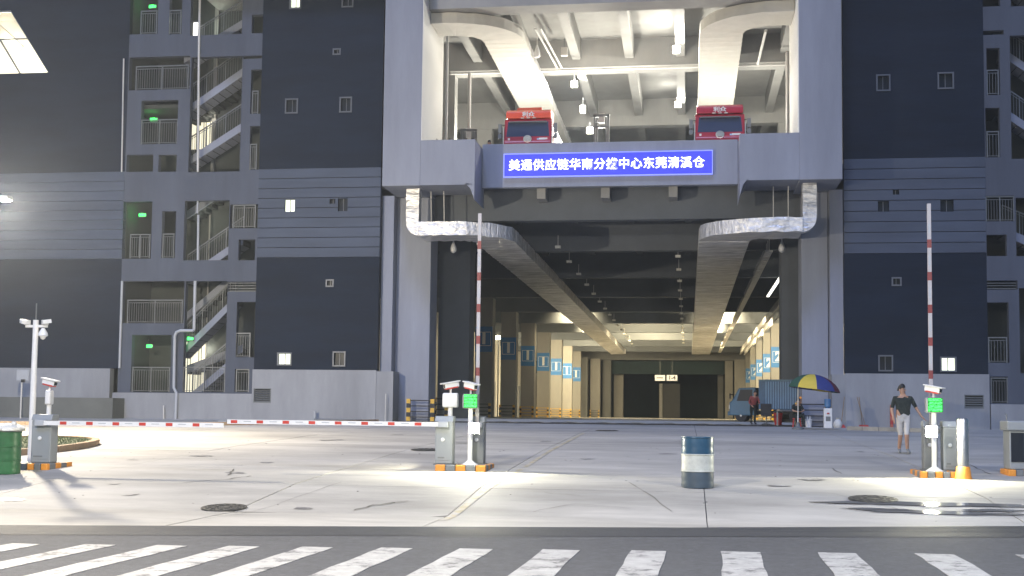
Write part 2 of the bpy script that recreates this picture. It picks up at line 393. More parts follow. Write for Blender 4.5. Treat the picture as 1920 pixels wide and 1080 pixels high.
crack([(1816, 872), (1858, 890)], .015); crack([(380, 975), (540, 940), (640, 905)], .008); crack([(1180, 905), (1260, 960)], .008); crack([(1400, 915), (1560, 925), (1700, 960)], .008)
crack([(1550, 944), (1700, 946), (1915, 950)], .03); crack([(1600, 957), (1750, 959), (1915, 962)], .02)
# lane markings
def strip_line(p, q, wd, m, name, n=8, parent=apron, dash=None):
    a, b_ = G(*p), G(*q); mb = MB()
    d = Vector((b_.x - a.x, b_.y - a.y, 0)); nr = Vector((-d.y, d.x, 0)).normalized() * wd / 2
    for k in range(n):
        if dash and k % 2: continue
        s, t = a.lerp(b_, k / n), a.lerp(b_, (k + 1) / n)
        f = lambda v, sg: (v.x + sg * nr.x, v.y + sg * nr.y, gz(v.y) + .008)
        mb.quad(f(s, -1), f(t, -1), f(t, 1), f(s, 1))
    return mb.build(name, m, parent)
strip_line((830, 976), (978, 880), .12, M_YLINE, 'yellow_line', 12)
strip_line((985, 876), (1095, 812), .10, M_YLINE, 'yellow_line', 12)
for k in range(9):
    a = 940 + k * 62
    strip_line((a, 789 + k * .7), (a + 26, 792 + k * .7), .45, M_YLINE, 'yellow_dash', 2)
tag(sheet('hall_floor', -60, 50, [57.0, 58.4, 60, 250], gz, M_HALL, .006), kind='structure')
dr = MB()
for k in range(60): dr.box(-24 + k * .62, -24 + k * .62 + .58, 56.1, 56.95, gz(56.5) - .02, gz(56.5) + .012)
tag(dr.build('drain_grating', M_IRON), kind='structure')
def manhole(px, py, r, label):
    p = G(px, py); t = thing('manhole_cover', label, 'manhole cover', p, group='manhole covers in the concrete yard'); t.location.z += .008; t.rotation_euler.x = math.atan((gz(p.y + .3) - gz(p.y - .3)) / .6)
    MB().lathe((0, 0, .004), [(r, 0), (r, .008), (r * .92, .008), (r * .92, .004)], 36).build('frame_ring', M_IRON, t)
    MB().lathe((0, 0, .004), [(r * .9, 0), (r * .9, .01), (r * .88, .012)], 36).build('lid', M_IRON, t)
    m = MB()
    for a in range(12):
        for q in (.35, .6, .78):
            c = (r * q * math.cos(a * .5236 + q), r * q * math.sin(a * .5236 + q)); m.box(c[0] - .03, c[0] + .03, c[1] - .015, c[1] + .015, .016, .022)
    m.build('stud', M_IRON, t)['kind'] = 'stuff'
manhole(420, 953, .36, 'large round manhole cover in the bright concrete left of the crack, nearest the road')
manhole(1138, 808, .42, 'dark round manhole cover far back near the hall entrance')
manhole(800, 844, .40, 'round manhole cover beside the middle barrier cabinet')
manhole(1637, 937, .40, 'wet round manhole cover on the right beside the puddle')
manhole(1207, 797, .4, 'small dark manhole cover just outside the hall threshold')
def blob(px, py, rx, ry, name, m, label, cat, dz, seed):
    c = G(px, py); rg = random.Random(seed); mb = MB(); n = 40; pts = []
    ph = [rg.uniform(0, 6.28) for _ in range(4)]
    for k in range(n):
        t = 2 * math.pi * k / n; rr = 1 + .18 * math.sin(2 * t + ph[0]) + .12 * math.sin(5 * t + ph[1]) + .06 * math.sin(9 * t + ph[2])
        y = c.y + ry * rr * math.sin(t); pts.append((c.x + rx * rr * math.cos(t), y, gz(y) + dz))
    mb.quad(*pts); return tag(mb.build(name, m), kind='structure')
blob(1745, 946, 1.5, .22, 'puddle', M_PUDDLE, '', '', .012, 3); blob(1765, 962, 1.1, .16, 'puddle', M_PUDDLE, '', '', .012, 9)
blob(1650, 956, .6, .1, 'puddle', M_PUDDLE, '', '', .012, 5); blob(1860, 958, .5, .12, 'puddle', M_PUDDLE, '', '', .012, 15)
lit = MB()
rg = random.Random(4)
for k in range(150):
    y = rg.uniform(18.6, 34); x = rg.uniform(-14, 9); s = rg.uniform(.006, .018)
    lit.box(x, x + s * rg.uniform(1, 3), y, y + s, gz(y) - .003, gz(y) + s * .4)
tag(lit.build('grit', M_JOINT), kind='stuff')

# kerbs
def kerb_run(pts, step, h, wd, m, name, label, cat='kerb', closed=False, grp=None):
    P = [Vector((p[0], p[1], 0)) for p in pts]
    t = thing(name, label, cat, (P[0].x, P[0].y, gz(P[0].y)), group=grp)
    acc = []
    for a, b_ in zip(P, P[1:]):
        L = (b_ - a).length; n = max(1, round(L / step))
        for k in range(n): acc.append((a.lerp(b_, k / n), a.lerp(b_, (k + 1) / n)))
    for i, (a, b_) in enumerate(acc):
        d = (b_ - a).normalized(); a = a + d * .008; b_ = b_ - d * .008; nr = Vector((-d.y, d.x, 0)) * wd / 2
        j = random.uniform(-.006, .006); mm = m[i % len(m)] if isinstance(m, list) else m
        q = [a - nr, a + nr, b_ + nr, b_ - nr]
        mb = MB(); mb.hexa([(v.x, v.y, gz(v.y) - .05) for v in q] + [(v.x, v.y, gz(v.y) + h + j) for v in q])
        mb.build('kerb_stone', mm, t, world=True, bevel=.012)
    return t
kp = [(196, 799), (300, 798.5), (400, 798), (500, 796.5), (600, 794), (690, 791.5), (724, 790)]
kk = [G(*p) for p in kp]
kk = [(p.x, min(p.y, 53.5)) for p in kk]; kk[-1] = (kk[-1][0], 54.6)
kerb_run([(-40, kk[0][1] + .4), (-30, kk[0][1] + .1)] + kk, 1.0, .13, .16, M_KERBR, 'long_kerb', 'long low brown kerb running along the foot of the left buildings')
rk = [(G(1560, 800).x, 51.0), (G(1640, 803).x, 49.6), (G(1720, 806).x, 48.2)]
kerb_run(rk, .75, .16, .2, M_KERB, 'short_kerb', 'pale kerb stones along the foot of the right plinth wall behind the walking man')
# grass island left
isl = thing('grass_island', 'rounded grass bed with a brown kerb behind the left barrier cabinet', 'grass bed', G(20, 845))
nearY, farY = G(85, 867).y + .1, G(80, 826).y
cy, ry = (nearY + farY) / 2, (farY - nearY) / 2; c0 = Vector((X(-20, 843, cy), cy, 0)); rx = X(136, 842, cy) - c0.x
ell = [(c0.x + rx * math.cos(t), cy + ry * math.sin(t)) for t in [2 * math.pi * k / 30 for k in range(31)]]
for k in range(30):
    a, b_ = Vector((*ell[k], 0)), Vector((*ell[k + 1], 0)); d = (b_ - a).normalized(); nr = Vector((-d.y, d.x, 0)) * .09
    a += d * .01; b_ -= d * .01; q = [a - nr, a + nr, b_ + nr, b_ - nr]
    MB().hexa([(v.x, v.y, gz(v.y) - .05) for v in q] + [(v.x, v.y, gz(v.y) + .15 + random.uniform(-.005, .005)) for v in q]).build('kerb_stone', M_KERBR, isl, world=True, bevel=.015)
MB().quad(*[(c0.x + (rx - .08) * math.cos(t), cy + (ry - .08) * math.sin(t), gz(cy + (ry - .08) * math.sin(t)) + .10) for t in [2 * math.pi * k / 40 for k in range(40)]]).build('soil', M_SOIL, isl, world=True)
gr = MB(); rg = random.Random(2)
for k in range(5200):
    t, rr = rg.uniform(0, 6.283), math.sqrt(rg.random()) * .94
    x, y = c0.x + rx * rr * math.cos(t), cy + ry * rr * math.sin(t); z = gz(y) + .1; a = rg.uniform(0, 3.14); h = rg.uniform(.03, .09); wv = .006
    lx, ly = rg.uniform(-.03, .03), rg.uniform(-.03, .03)
    gr.quad((x - wv * math.cos(a), y - wv * math.sin(a), z), (x + wv * math.cos(a), y + wv * math.sin(a), z), (x + lx, y + ly, z + h))
g_ = gr.build('grass', M_GRASS, isl, world=True); g_['kind'] = 'stuff'

# ------------------------------------------------------------------ wings (office blocks beside the gate)
YW = 56.0
def zl(px, py): return Z(px, py, YW)
zb1 = (zl(488, 316) + zl(1590, 299)) / 2; zb2 = (zl(488, 484) + zl(1590, 475)) / 2; zb3 = (zl(488, 692) + zl(1590, 701)) / 2
ZG, ZTOP = gz(56) - .1, 30.0
xA1 = X(228, 500, YW); xB0 = X(481, 500, YW); xB1 = X(711, 500, YW); xC0 = X(1583, 500, YW); xC1 = X(1850, 500, YW)
def window(parent, px0, px1, py0, py1, lit=False, frame=True, name='window'):
    x0, x1 = X(px0, py0, YW), X(px1, py0, YW); z1, z0 = Z(px0, py0, YW), Z(px0, py1, YW); y = YW
    return (x0, x1, z0, z1, lit, frame, name)
def wing(name, label, x0, x1, wins, dark=M_DARK, rev=.0):
    t = thing(name, label, 'building', ((x0 + x1) / 2, YW, ZG))
    holes = [(a, b_, c, d) for a, b_, c, d, *_ in wins]
    segs = [('dark_wall', ZTOP, zb1, 0), ('dark_wall', zb2, zb3, 0)]
    for nm, z1, z0, k in segs:
        o = wall_holes(nm, x0, x1, z0, z1, YW, YW + .35, holes, M_DARK, t); o.location = -WL[t.name]
    # grey board band : each board a piece
    n = 9; H = (zb1 - zb2) / n
    for k in range(n):
        z0 = zb2 + k * H; g = .015
        o = wall_holes('cladding_board', x0 + .004, x1 - .004, z0 + g, z0 + H - g, YW - .015 + random.uniform(-.006, .006), YW + .3, holes, M_LIGHT, t); o.location = -WL[t.name]
    o = wall_holes('backing_wall', x0 + .01, x1 - .01, zb2 + .003, zb1 - .003, YW + .3, YW + .36, holes, M_JOINT, t); o.location = -WL[t.name]
    # plinth
    o = wall_holes('plinth', x0, x1, ZG, zb3 - .003, YW - .18, YW + .3, holes, M_BASE, t); o.location = -WL[t.name]
    for a, b_, c, d, l, fr, nm in wins:
        w_ = b_ - a; h = d - c
        if nm == 'vent_grille':
            f = MB(); yv = YW - .19
            f.box(a, b_, yv, yv + .1, d - .04, d); f.box(a, b_, yv, yv + .1, c, c + .04); f.box(a, a + .04, yv, yv + .1, c + .04, d - .04); f.box(b_ - .04, b_, yv, yv + .1, c + .04, d - .04)
            fo = f.build('vent_grille', M_CABD, t, world=True)
            ns = max(3, int((h - .08) / .09))
            s = MB()
            for k in range(ns):
                z = c + .05 + k * (h - .1) / ns; s.hexa([(a + .04, yv + .02, z), (b_ - .04, yv + .02, z), (b_ - .04, yv + .1, z + .05), (a + .04, yv + .1, z + .05), (a + .04, yv + .02, z + .012), (b_ - .04, yv + .02, z + .012), (b_ - .04, yv + .1, z + .062), (a + .04, yv + .1, z + .062)])
            lv = s.build('louvres', M_CABD, fo, world=True); MB().box(a, b_, YW + .05, YW + .06, c, d).build('backing', M_DOORG, fo, world=True)
            continue
        e = .055; f = MB(); y0 = YW - .035 if fr else YW + .03
        f.box(a - (e if fr else 0), b_ + (e if fr else 0), y0, y0 + .08, d - .01, d + e); f.box(a - (e if fr else 0), b_ + (e if fr else 0), y0, y0 + .08, c - e, c + .01)
        f.box(a - e, a + .01, y0 + .001, y0 + .079, c + .01, d - .01); f.box(b_ - .01, b_ + e, y0 + .001, y0 + .079, c + .01, d - .01)
        fo = f.build('window', M_WINFR if fr else M_DARK, t, world=True)
        MB().box(a, b_, YW + .14, YW + .15, c, d).build('pane', M_WLIT if l else M_GLASS, fo, world=True)
        MB().box((a + b_) / 2 - .015, (a + b_) / 2 + .015, YW + .11, YW + .138, c, d).build('mullion', M_WINFR, fo, world=True)
        if l:
            MB().box(a + .03, b_ - .03, YW + .16, YW + .17, c + .03, d - .03).build('blind', M_UNLIT, fo, world=True)
    return t
W = lambda *a, **k: window(None, *a, **k)
wingB = wing('office_block', 'dark and grey clad office block between the left stair tower and the gate', xB0, xB1, [
    W(537, 557, 187, 211), W(639, 658, 184, 209), W(626, 637, 93, 101), W(545, 563, -8, 15, lit=True), W(643, 661, -10, 12),
    W(534, 553, 374, 397, lit=True, frame=False), W(634, 652, 372, 396, frame=False), W(618, 629, 373, 382, frame=False),
    W(613, 624, 526, 536), W(522, 545, 663, 683, lit=True), W(626, 646, 661, 685), W(478, 511, 728, 755, name='vent_grille')])
wingC = wing('office_block', 'dark clad office block on the right of the gate behind the walking man', xC0, xC1, [
    W(1645, 1667, 142, 169), W(1760, 1786, 138, 165), W(1674, 1686, 356, 365, frame=False), W(1646, 1667, 377, 397, frame=False), W(1763, 1788, 375, 397, frame=False),
    W(1674, 1688, 522, 534), W(1649, 1672, 668, 694), W(1765, 1791, 671, 695, lit=True), W(1806, 1843, 740, 766, name='vent_grille')])
# far left wing with the slanted lit opening
xA0 = -45.0
tA = thing('ramp_block', 'dark block at the far left with a slanting lit opening up high', 'building', (-32, YW, ZG))
def offA(o): o.location = -WL[tA.name]; return o
zo1, zo0 = Z(10, 20, YW), Z(45, 137, YW); xo_t, xo_b = X(20, 20, YW), X(91, 137, YW)
wm = MB()
for y0, y1 in ((YW, YW + .3),):
    wm.box(xA0, xA1, y0, y1, zo1, ZTOP)
    wm.box(xA0, xA1, y0, y1, zb1, zo0)
    wm.prism([(xo_t, zo1), (xA1, zo1), (xA1, zo0), (xo_b, zo0)], y0, y1)
wm.build('dark_wall', M_DARK, tA, world=True)
offA(wall_holes('dark_wall', xA0, xA1, zb3, zb2, YW, YW + .35, [], M_DARK, tA))
H = (zb1 - zb2) / 9
for k in range(9):
    offA(wall_holes('cladding_board', xA0, xA1 - .004, zb2 + k * H + .012, zb2 + (k + 1) * H - .012, YW - .015 + random.uniform(-.006, .006), YW + .3, [], M_LIGHT, tA))
MB().box(xA0, xA1 - .01, YW + .3, YW + .34, zb2, zb1).build('backing_wall', M_JOINT, tA, world=True)
offA(wall_holes('plinth', xA0, xA1 - .35, ZG, zb3 - .003, YW - .12, YW + .3, [], M_BASE, tA))
# lit room behind the slanted opening
rm = MB(); rm.quad((xA0, YW + 5, zo0 - 1), (xA1, YW + 5, zo0 - 1), (xA1, YW + 5, zo1 + 2), (xA0, YW + 5, zo1 + 2)); rm.quad((xA0, YW + .3, zo1 + 1.2), (xA1, YW + .3, zo1 + 1.2), (xA1, YW + 5, zo1 + 1.2), (xA0, YW + 5, zo1 + 1.2))
rm.quad((xo_b + .4, YW + .3, zo0 - 1), (xo_b + .4, YW + 5, zo0 - 1), (xo_b + .4, YW + 5, zo1 + 1.2), (xo_b + .4, YW + .3, zo1 + 1.2))
rm.quad((xA0, YW + .3, zo0 - .2), (xA1, YW + .3, zo0 - .2), (xA1, YW + 5, zo0 - .2), (xA0, YW + 5, zo0 - .2))
rm.build('lit_room', M_INNER, tA, world=True)
fr = MB()
zm = Z(30, 72, YW)
fr.bar((xA0, YW + .1, zm), (X(58, 72, YW), YW + .1, zm), .06); fr.bar((X(-2, 72, YW), YW + .1, zm), (X(36, 137, YW), YW + .1, zo0), .07)
fr.bar((xo_t, YW + .05, zo1), (xo_b, YW + .05, zo0), .08); fr.bar((xA0, YW + .05, zo1 - .03), (xo_t, YW + .05, zo1 - .03), .1)
fr.build('opening_frame', M_CABD, tA, world=True)
fr = MB(); fr.bar((X(-30, 0, YW + 3), YW + 3, zo1 + .9), (X(40, 60, YW + 3), YW + 3, zo0 + 2.2), .3, .4); fr.build('ceiling_beam', M_CONC, tA, world=True)
point('ramp_room_light', (X(10, 90, YW + 2) , YW + 2.2, zo0 + 1.7), 620, (1, .9, .68), .2)
# planter in front of the far left block
MB().box(-60, X(211, 765, 54.6), 54.6, YW - .13, ZG - .1, Z(100, 745, 54.6)).build('low_wall', M_BASE2, tA, world=True)

# ------------------------------------------------------------------ stair towers
def railing(parent, px0, px1, py0, py1, Y=YW + .06, step=.115, name='railing', posts=1):
    x0, x1 = X(px0, py1, Y), X(px1, py1, Y); z1, z0 = Z((px0 + px1) / 2, py0, Y), Z((px0 + px1) / 2, py1, Y)
    m = MB(); r = .03
    m.box(x0, x1, Y - .03, Y + .03, z1 - .05, z1); m.box(x0 + .03, x1 - .03, Y - .015, Y + .015, z1 - .16, z1 - .135); m.box(x0 + .03, x1 - .03, Y - .015, Y + .015, z0 + .05, z0 + .075)
    for k in range(posts + 2):
        x = x0 + .025 + (x1 - x0 - .05) * k / (posts + 1); m.box(x - .025, x + .025, Y - .026, Y + .026, z0, z1 - .05)
    n = int((x1 - x0) / step)
    for k in range(1, n):
        x = x0 + (x1 - x0) * k / n; m.box(x - .009, x + .009, Y - .009, Y + .009, z0 + .075, z1 - .135)
    return m.build(name, M_RAIL, parent, world=True)
def flight(parent, a, b_, wd=1.1, y0=YW + .7, rail=True, th=.28):
    (xa, za), (xb, zb) = a, b_
    m = MB(); n = 9
    for k in range(n):
        x0 = xa + (xb - xa) * k / n; x1 = xa + (xb - xa) * (k + 1) / n; z = za + (zb - za) * (k + 1) / n
        m.box(min(x0, x1), max(x0, x1), y0 + .12, y0 + wd, z - .3, z)
    m.build('steps', M_TINSIDE, parent, world=True)
    s = MB(); s.prism([(xa, za - th), (xb, zb - th), (xb, zb + .12), (xa, za + .12)], y0, y0 + .118); s.prism([(xa, za - th), (xb, zb - th), (xb, zb - .1), (xa, za - .1)], y0 + .119, y0 + wd)
    s.build('stair_flight', M_PORT, parent, world=True)
    if rail:
        r = MB(); r.bar((xa, y0 + .06, za + 1.1), (xb, y0 + .06, zb + 1.1), .05); r.bar((xa, y0 + .06, za + .98), (xb, y0 + .06, zb + .98), .02)
        nn = int(abs(xb - xa) / .12)
        for k in range(nn + 1):
            x = xa + (xb - xa) * k / nn; z = za + (zb - za) * k / nn
            wv = .022 if k % 8 == 0 else .008; r.box(x - wv, x + wv, y0 + .06 - wv, y0 + .06 + wv, z + .1, z + 1.08)
        r.build('stair_railing', M_RAIL, parent, world=True)
def px_hole(a, b_, c, d): return (X(a, (c + d) / 2, YW), X(b_, (c + d) / 2, YW), Z((a + b_) / 2, d, YW), Z((a + b_) / 2, c, YW))
def tower(label, x0, x1, holes, dz=0):
    t = thing('stair_tower', label, 'building', ((x0 + x1) / 2, YW, ZG))
    o = wall_holes('wall', x0, x1, ZG, ZTOP, YW + .004, YW + .3, [px_hole(*h) for h in holes], M_TOWER, t); o.location = -WL[t.name]
    MB().box(x0 - 3, x1 + 3, YW + 3.4, YW + 3.6, ZG, ZTOP).build('back_wall', M_TINSIDE, t, world=True)
    MB().box(x0 - .2, x0, YW + .36, YW + 3.39, ZG, ZTOP).build('side_wall', M_TINSIDE, t, world=True); MB().box(x1, x1 + .2, YW + .36, YW + 3.39, ZG, ZTOP).build('side_wall', M_TINSIDE, t, world=True)
    MB().box(x0 - .2, x1 + .2, YW, YW + 3.6, ZTOP, ZTOP + .2).build('roof', M_TINSIDE, t, world=True)
    return t
x0t, x1t = xA1 + .003, xB0 - .003
tL = tower('grey open stair tower with steel railings on the left, green exit lamps inside', x0t, x1t, [
    (238, 297, -60, 64), (318, 342, -60, 64), (358, 455, -60, 65), (472, 500, 27, 62),
    (242, 356, 106, 168), (356, 452, 106, 322), (264, 333, 188, 270), (237, 287, 290, 322), (297, 331, 290, 322),
    (456, 500, 104, 110), (470, 500, 130, 213), (468, 500, 236, 318),
    (230, 284, 378, 485), (303, 329, 396, 484), (345, 429, 376, 488), (431, 500, 383, 428), (447, 478, 449, 488),
    (229, 345, 527, 606), (345, 424, 527, 735), (246, 320, 628, 735), (427, 500, 528, 547), (443, 500, 566, 670), (440, 467, 692, 735)])
for a in [(263, 294, 20, 64, 0), (316, 339, 19, 64, 0), (254, 353, 123, 168, 1), (264, 333, 224, 270, 1), (472, 484, 170, 213, 0), (468, 481, 270, 318, 0),
          (243, 281, 439, 484, 1), (304, 326, 438, 484, 0), (436, 479, 384, 427, 1), (238, 342, 562, 606, 1), (247, 318, 688, 735, 1), (342, 422, 688, 735, 1), (441, 469, 624, 670, 0), (442, 467, 692, 735, 0)]:
    railing(tL, *a[:4], posts=a[4])
for k in range(4):
    z = Z(455, 530 + k * 5, YW); MB().box(X(428, 530, YW), x1t, YW + .03, YW + .06, z - .03, z).build('slat', M_RAIL, tL, world=True)
for y in (64, 187, 325, 487, 609, 738):   # landings
    z = Z(330, y, YW) - .15
    MB().box(x0t + .02, X(345, y, YW), YW + .31, YW + 3.35, z - .18, z).build('floor_slab', M_TINSIDE, tL, world=True)
def fl(t, p, q, **k):
    y = k.get('y0', YW + .7); flight(t, pp(p[0], p[1], y), pp(q[0], q[1], y), **k)
fl(tL, (345, 108), (460, 38)); fl(tL, (350, 205), (458, 130)); fl(tL, (350, 302), (458, 232)); fl(tL, (350, 520), (455, 448)); fl(tL, (340, 660), (440, 560))
fl(tL, (455, 150), (350, 215), y0=YW + 2.0, rail=False); fl(tL, (455, 330), (350, 400), y0=YW + 2.0, rail=False); fl(tL, (455, 500), (350, 590), y0=YW + 2.0, rail=False)
fl(tL, (360, 740), (430, 680)); fl(tL, (455, 650), (350, 690), y0=YW + 2.0, rail=False)
# downpipes
p = MB(); yy = YW - .06
P = lambda a, b_, y=yy: (X(a, b_, y), y, Z(a, b_, y))
p.tube([P(375, -20), P(373, 100), P(371, 322)], .055); p.build('downpipe', M_PIPEW, tL, world=True, smooth=True)
MB().tube([P(371, 376, YW + .1), P(370, 400, YW + .1)], .05).tube([P(372, 403, YW + .1), P(371, 488, YW + .1)], .06).build('downpipe', M_PIPE, tL, world=True, smooth=True)
yb_ = YW - .16
MB().tube([P(366, 527, YW - .05), P(364, 618, YW - .05), P(362, 620, YW - .1), P(338, 620, yb_), P(331, 623, yb_), P(328, 630, yb_), P(326, 727, yb_), P(331, 737, yb_ - .1), P(329, 790, yb_ - .1)], .075, 12).build('downpipe', M_PIPE, tL, world=True, smooth=True)
MB().tube([P(232, 110), P(228, 322)], .035).build('downpipe', M_PIPEW, tL, world=True); MB().tube([P(229, 527), P(224, 690)], .06).build('downpipe', M_PIPE, tL, world=True)
MB().tube([P(307, 760, YW - .3), P(307, 788, YW - .3)], .035).build('vent_pipe', M_PIPEW, tL, world=True)
# plinth under the tower
zt = Z(330, 737, YW - .2)
MB().box(X(213, 760, YW), x1t, YW - .18, YW - .002, ZG, zt).build('plinth', M_BASE, tL, world=True)
# lit doorways, dark doors and exit lamps
def litdoor(t, a, b_, c, d, Y, mats=M_DOORLIT, n=5):
    x0, x1, z1, z0 = X(a, d, Y), X(b_, d, Y), Z(a, c, Y), Z(a, d, Y)
    o = MB().box(x0, x1, Y, Y + .04, z0, z1).build('lit_doorway', mats, t, world=True)
    m = MB()
    rg = random.Random(int(a))
    for k in range(n):
        x = x0 + (x1 - x0) * (k + rg.random() * .6) / n; m.box(x, x + .035, Y - .03, Y - .002, z0, z1)
    m.box(x0 - .05, x1 + .05, Y - .05, Y - .001, z1 - .02, z1 + .06)
    m.build('door_frame', M_CABD, o, world=True)
litdoor(tL, 357, 404, 228, 280, YW + 3.3, n=7); litdoor(tL, 345, 394, 640, 735, YW + 3.3, n=5)
litdoor(tL, 362, 370, 42, 68, YW + .5, mats=M_TUBE, n=0)
litdoor(tL, 252, 276, 638, 690, YW + 3.3, mats=mat('dim_lit_wall', (.4, .42, .36), .7, emit=(.6, .75, .5), estr=.10), n=4)
def exit_sign(t, px, py, w_=.36, Y=YW + 1.2):
    x, z = pp(px, py, Y); o = MB().box(x - w_ / 2 - .02, x + w_ / 2 + .02, Y, Y + .05, z - .1, z + .1).build('exit_sign', M_CABD, t, world=True)
    m = MB(); m.box(x - w_ / 2, x - w_ / 2 + .12, Y - .008, Y - .002, z - .07, z + .07); m.box(x - .04, x + .06, Y - .008, Y - .002, z - .06, z + .08); m.box(x + .09, x + w_ / 2, Y - .008, Y - .002, z - .05, z + .05)
    m.build('sign_face', M_GREEN, o, world=True)
    point('exit_glow', (x, Y - .25, z), 5, (.1, 1, .2), .05)
exit_sign(tL, 286, 12); exit_sign(tL, 288, 224); exit_sign(tL, 267, 403); exit_sign(tL, 353, 635, .5, YW + .6); exit_sign(tL, 280, 649, .28)
point('stair_light', (X(380, 200, YW + 1.8), YW + 2.9, Z(380, 190, YW)), 20, (1, .95, .8)); point('stair_light', (X(300, 640, YW + 1.8), YW + 1.8, Z(300, 640, YW)), 14, (.8, 1, .75))
point('stair_light', (X(375, 640, YW + 1.8), YW + 2.6, Z(300, 650, YW)), 22, (1, .95, .8)); point('stair_light', (X(390, 20, YW + 2), YW + 2.4, Z(390, 10, YW)), 18, (.9, 1, .85))
point('stair_light', (X(390, 400, YW + 2), YW + 2.0, Z(390, 400, YW)), 10, (.9, 1, .85))
# right tower
x0r, x1r = xC1 + .003, xC1 + 9
tR = tower('grey open stair tower cut off by the right edge of the picture', x0r, x1r, [
    (1840, 1875, -60, 12), (1840, 1882, 57, 65), (1850, 1875, 90, 178), (1848, 1875, 202, 295), (1895, 2010, 65, 297), (1895, 2010, -60, 10),
    (1840, 1902, 367, 415), (1850, 1888, 440, 480), (1905, 2010, 370, 480), (1840, 1908, 526, 543), (1852, 1892, 567, 680), (1912, 2010, 540, 700), (1857, 1890, 706, 756)])
for a in [(1850, 1873, 131, 178, 0), (1850, 1874, 246, 295, 0), (1848, 1902, 368, 415, 1), (1853, 1889, 632, 680, 0), (1858, 1890, 708, 756, 0)]: railing(tR, *a[:4], posts=a[4])
for k in range(3):
    z = Z(1875, 530 + k * 5, YW); MB().box(x0r, X(1906, 530, YW), YW + .03, YW + .06, z - .03, z).build('slat', M_RAIL, tR, world=True)
for y in (12, 180, 297, 415, 480, 690, 757):
    z = Z(1880, y, YW) - .1; MB().box(x0r + .02, X(1893, y, YW), YW + .31, YW + 3.35, z - .18, z).build('floor_slab', M_TINSIDE, tR, world=True)
fl(tR, (2000, 175), (1880, 95)); fl(tR, (2000, 285), (1880, 205)); fl(tR, (2000, 480), (1880, 430)); fl(tR, (2000, 30), (1880, -40))
MB().box(X(1856, 760, YW), x1r, YW - .18, YW - .002, ZG, Z(1890, 758, YW - .18)).build('plinth', M_BASE, tR, world=True)

# ------------------------------------------------------------------ the gate building
GB = thing('gate_building', 'huge grey portal building with an open truck deck above a deep lit hall', 'building', (-3.3, 56, 1.2))
def gb(m, name, mt, **k): return m.build(name, mt, GB, world=True, **k)
Yf = 54.0
xo0, xo1 = X(719, 200, Yf), X(1579, 200, Yf); xi0, xi1 = X(791, 150, Yf), X(1498, 120, Yf)
zt_ = Z(840, 262, Yf); zbot = Z(800, 347, Yf); xb0 = X(890, 310, Yf); xb1 = X(1387, 300, Yf)
# portal frame: two piers, two lower bands
def pier(x0, x1): gb(MB().box(x0, x1, Yf, 58.7, zbot - .02, ZTOP), 'portal_pier', M_PORT, bevel=.03)
pier(xo0, xi0); pier(xi1, xo1)
# white inner lining of the opening
gb(MB().box(xi0, xi0 + .03, Yf + .02, 58.68, zt_, ZTOP - 1), 'inner_lining', M_INNER); gb(MB().box(xi1 - .03, xi1, Yf + .02, 58.68, zt_, ZTOP - 1), 'inner_lining', M_INNER)
zbr = Z(890, 374, Yf)
gb(MB().box(xi0, xb0, Yf + .003, 56.6, zbot, zt_), 'portal_band', M_PORT); gb(MB().box(xb1, xi1, Yf + .003, 56.6, zbot, zt_), 'portal_band', M_PORT)
xq = X(872, 350, Yf)
gb(MB().prism([(xq, zbot - .002), (xb0, zbot - .002), (xb0, zbr), (xq + .25, zbr + .5), (xq, zbr + .75)], Yf + .003, 56.6), 'bracket', M_PORT)
xq2 = X(1402, 345, Yf)
gb(MB().prism([(xb1, zbot - .002), (xq2, zbot - .002), (xq2, zbr + .75), (xq2 - .2, zbr + .5), (xb1, zbr)], Yf + .003, 56.6), 'bracket', M_PORT)
# centre parapet
zf1, zf0 = Z(1140, 266, 56), Z(1140, 349, 56)
gb(MB().box(xb0 + .003, xb1 - .003, 56, 56.35, zf0, zf1), 'parapet', M_PORT, bevel=.02)
DECK = zf1 - 1.08
SLB = DECK - .75
gb(MB().box(-24, 16, 56.62, 216, SLB, DECK), 'deck_slab', M_CEIL_SHADE)
gb(MB().box(-24.2, -24.0, 59.2, 216, 1.2, ZTOP), 'side_wall', M_CONC); gb(MB().box(16.0, 16.2, 59.2, 216, 1.2, ZTOP), 'side_wall', M_CONC)
gb(MB().box(xb0, xb1, 56.36, 56.615, zf0 + .5, DECK - .01), 'deck_edge', M_CONC)
# under-deck girder behind the parapet and joist stubs
zg0 = Z(1140, 412, 57.5)
gb(MB().box(xo0 + .2, xo1 - .1, 57.5, 58.1, zg0, SLB - .002), 'girder', M_CEIL_SHADE)  # shade under the band is put into this darker concrete
for px in (1015, 1135, 1262):
    x = X(px, 355, 56.4); gb(MB().box(x - .2, x + .2, 56.36, 57.49, zf0 - .48, SLB - .003), 'joist', M_CONC)
# ground columns of the portal
zc = zbot - .03
gb(MB().box(X(741, 600, 57), X(806, 600, 57), 57, 58.6, 1.1, zc), 'column', M_PORT, bevel=.03)
gb(MB().box(X(1503, 600, 57), X(1553, 600, 57), 57, 58.6, 1.1, zc), 'column', M_PORT, bevel=.03)
gb(MB().box(xB1 + .004, X(739, 600, 56.8), 56.4, 58.5, 1.1, zc), 'side_pier', M_PORT)
gb(MB().box(X(1555, 600, 56.8), xC0 - .004, 56.4, 58.5, 1.1, zc), 'side_pier', M_PORT)
gb(MB().box(X(700, 750, 55.8) , X(736, 750, 55.8), 55.85, 58.2, ZG, zb3 - .05), 'low_plinth', M_BASE)
gb(MB().box(X(1560, 750, 55.8) , xC0 , 55.85, 58.2, ZG, zb3 - .05), 'low_plinth', M_BASE)
gb(MB().box(X(822, 600, 61.3), X(880, 600, 61.3), 61.3, 62.8, 1.2, SLB), 'column', M_CEIL_SHADE)  # darker concrete on this front pair stands in for shade
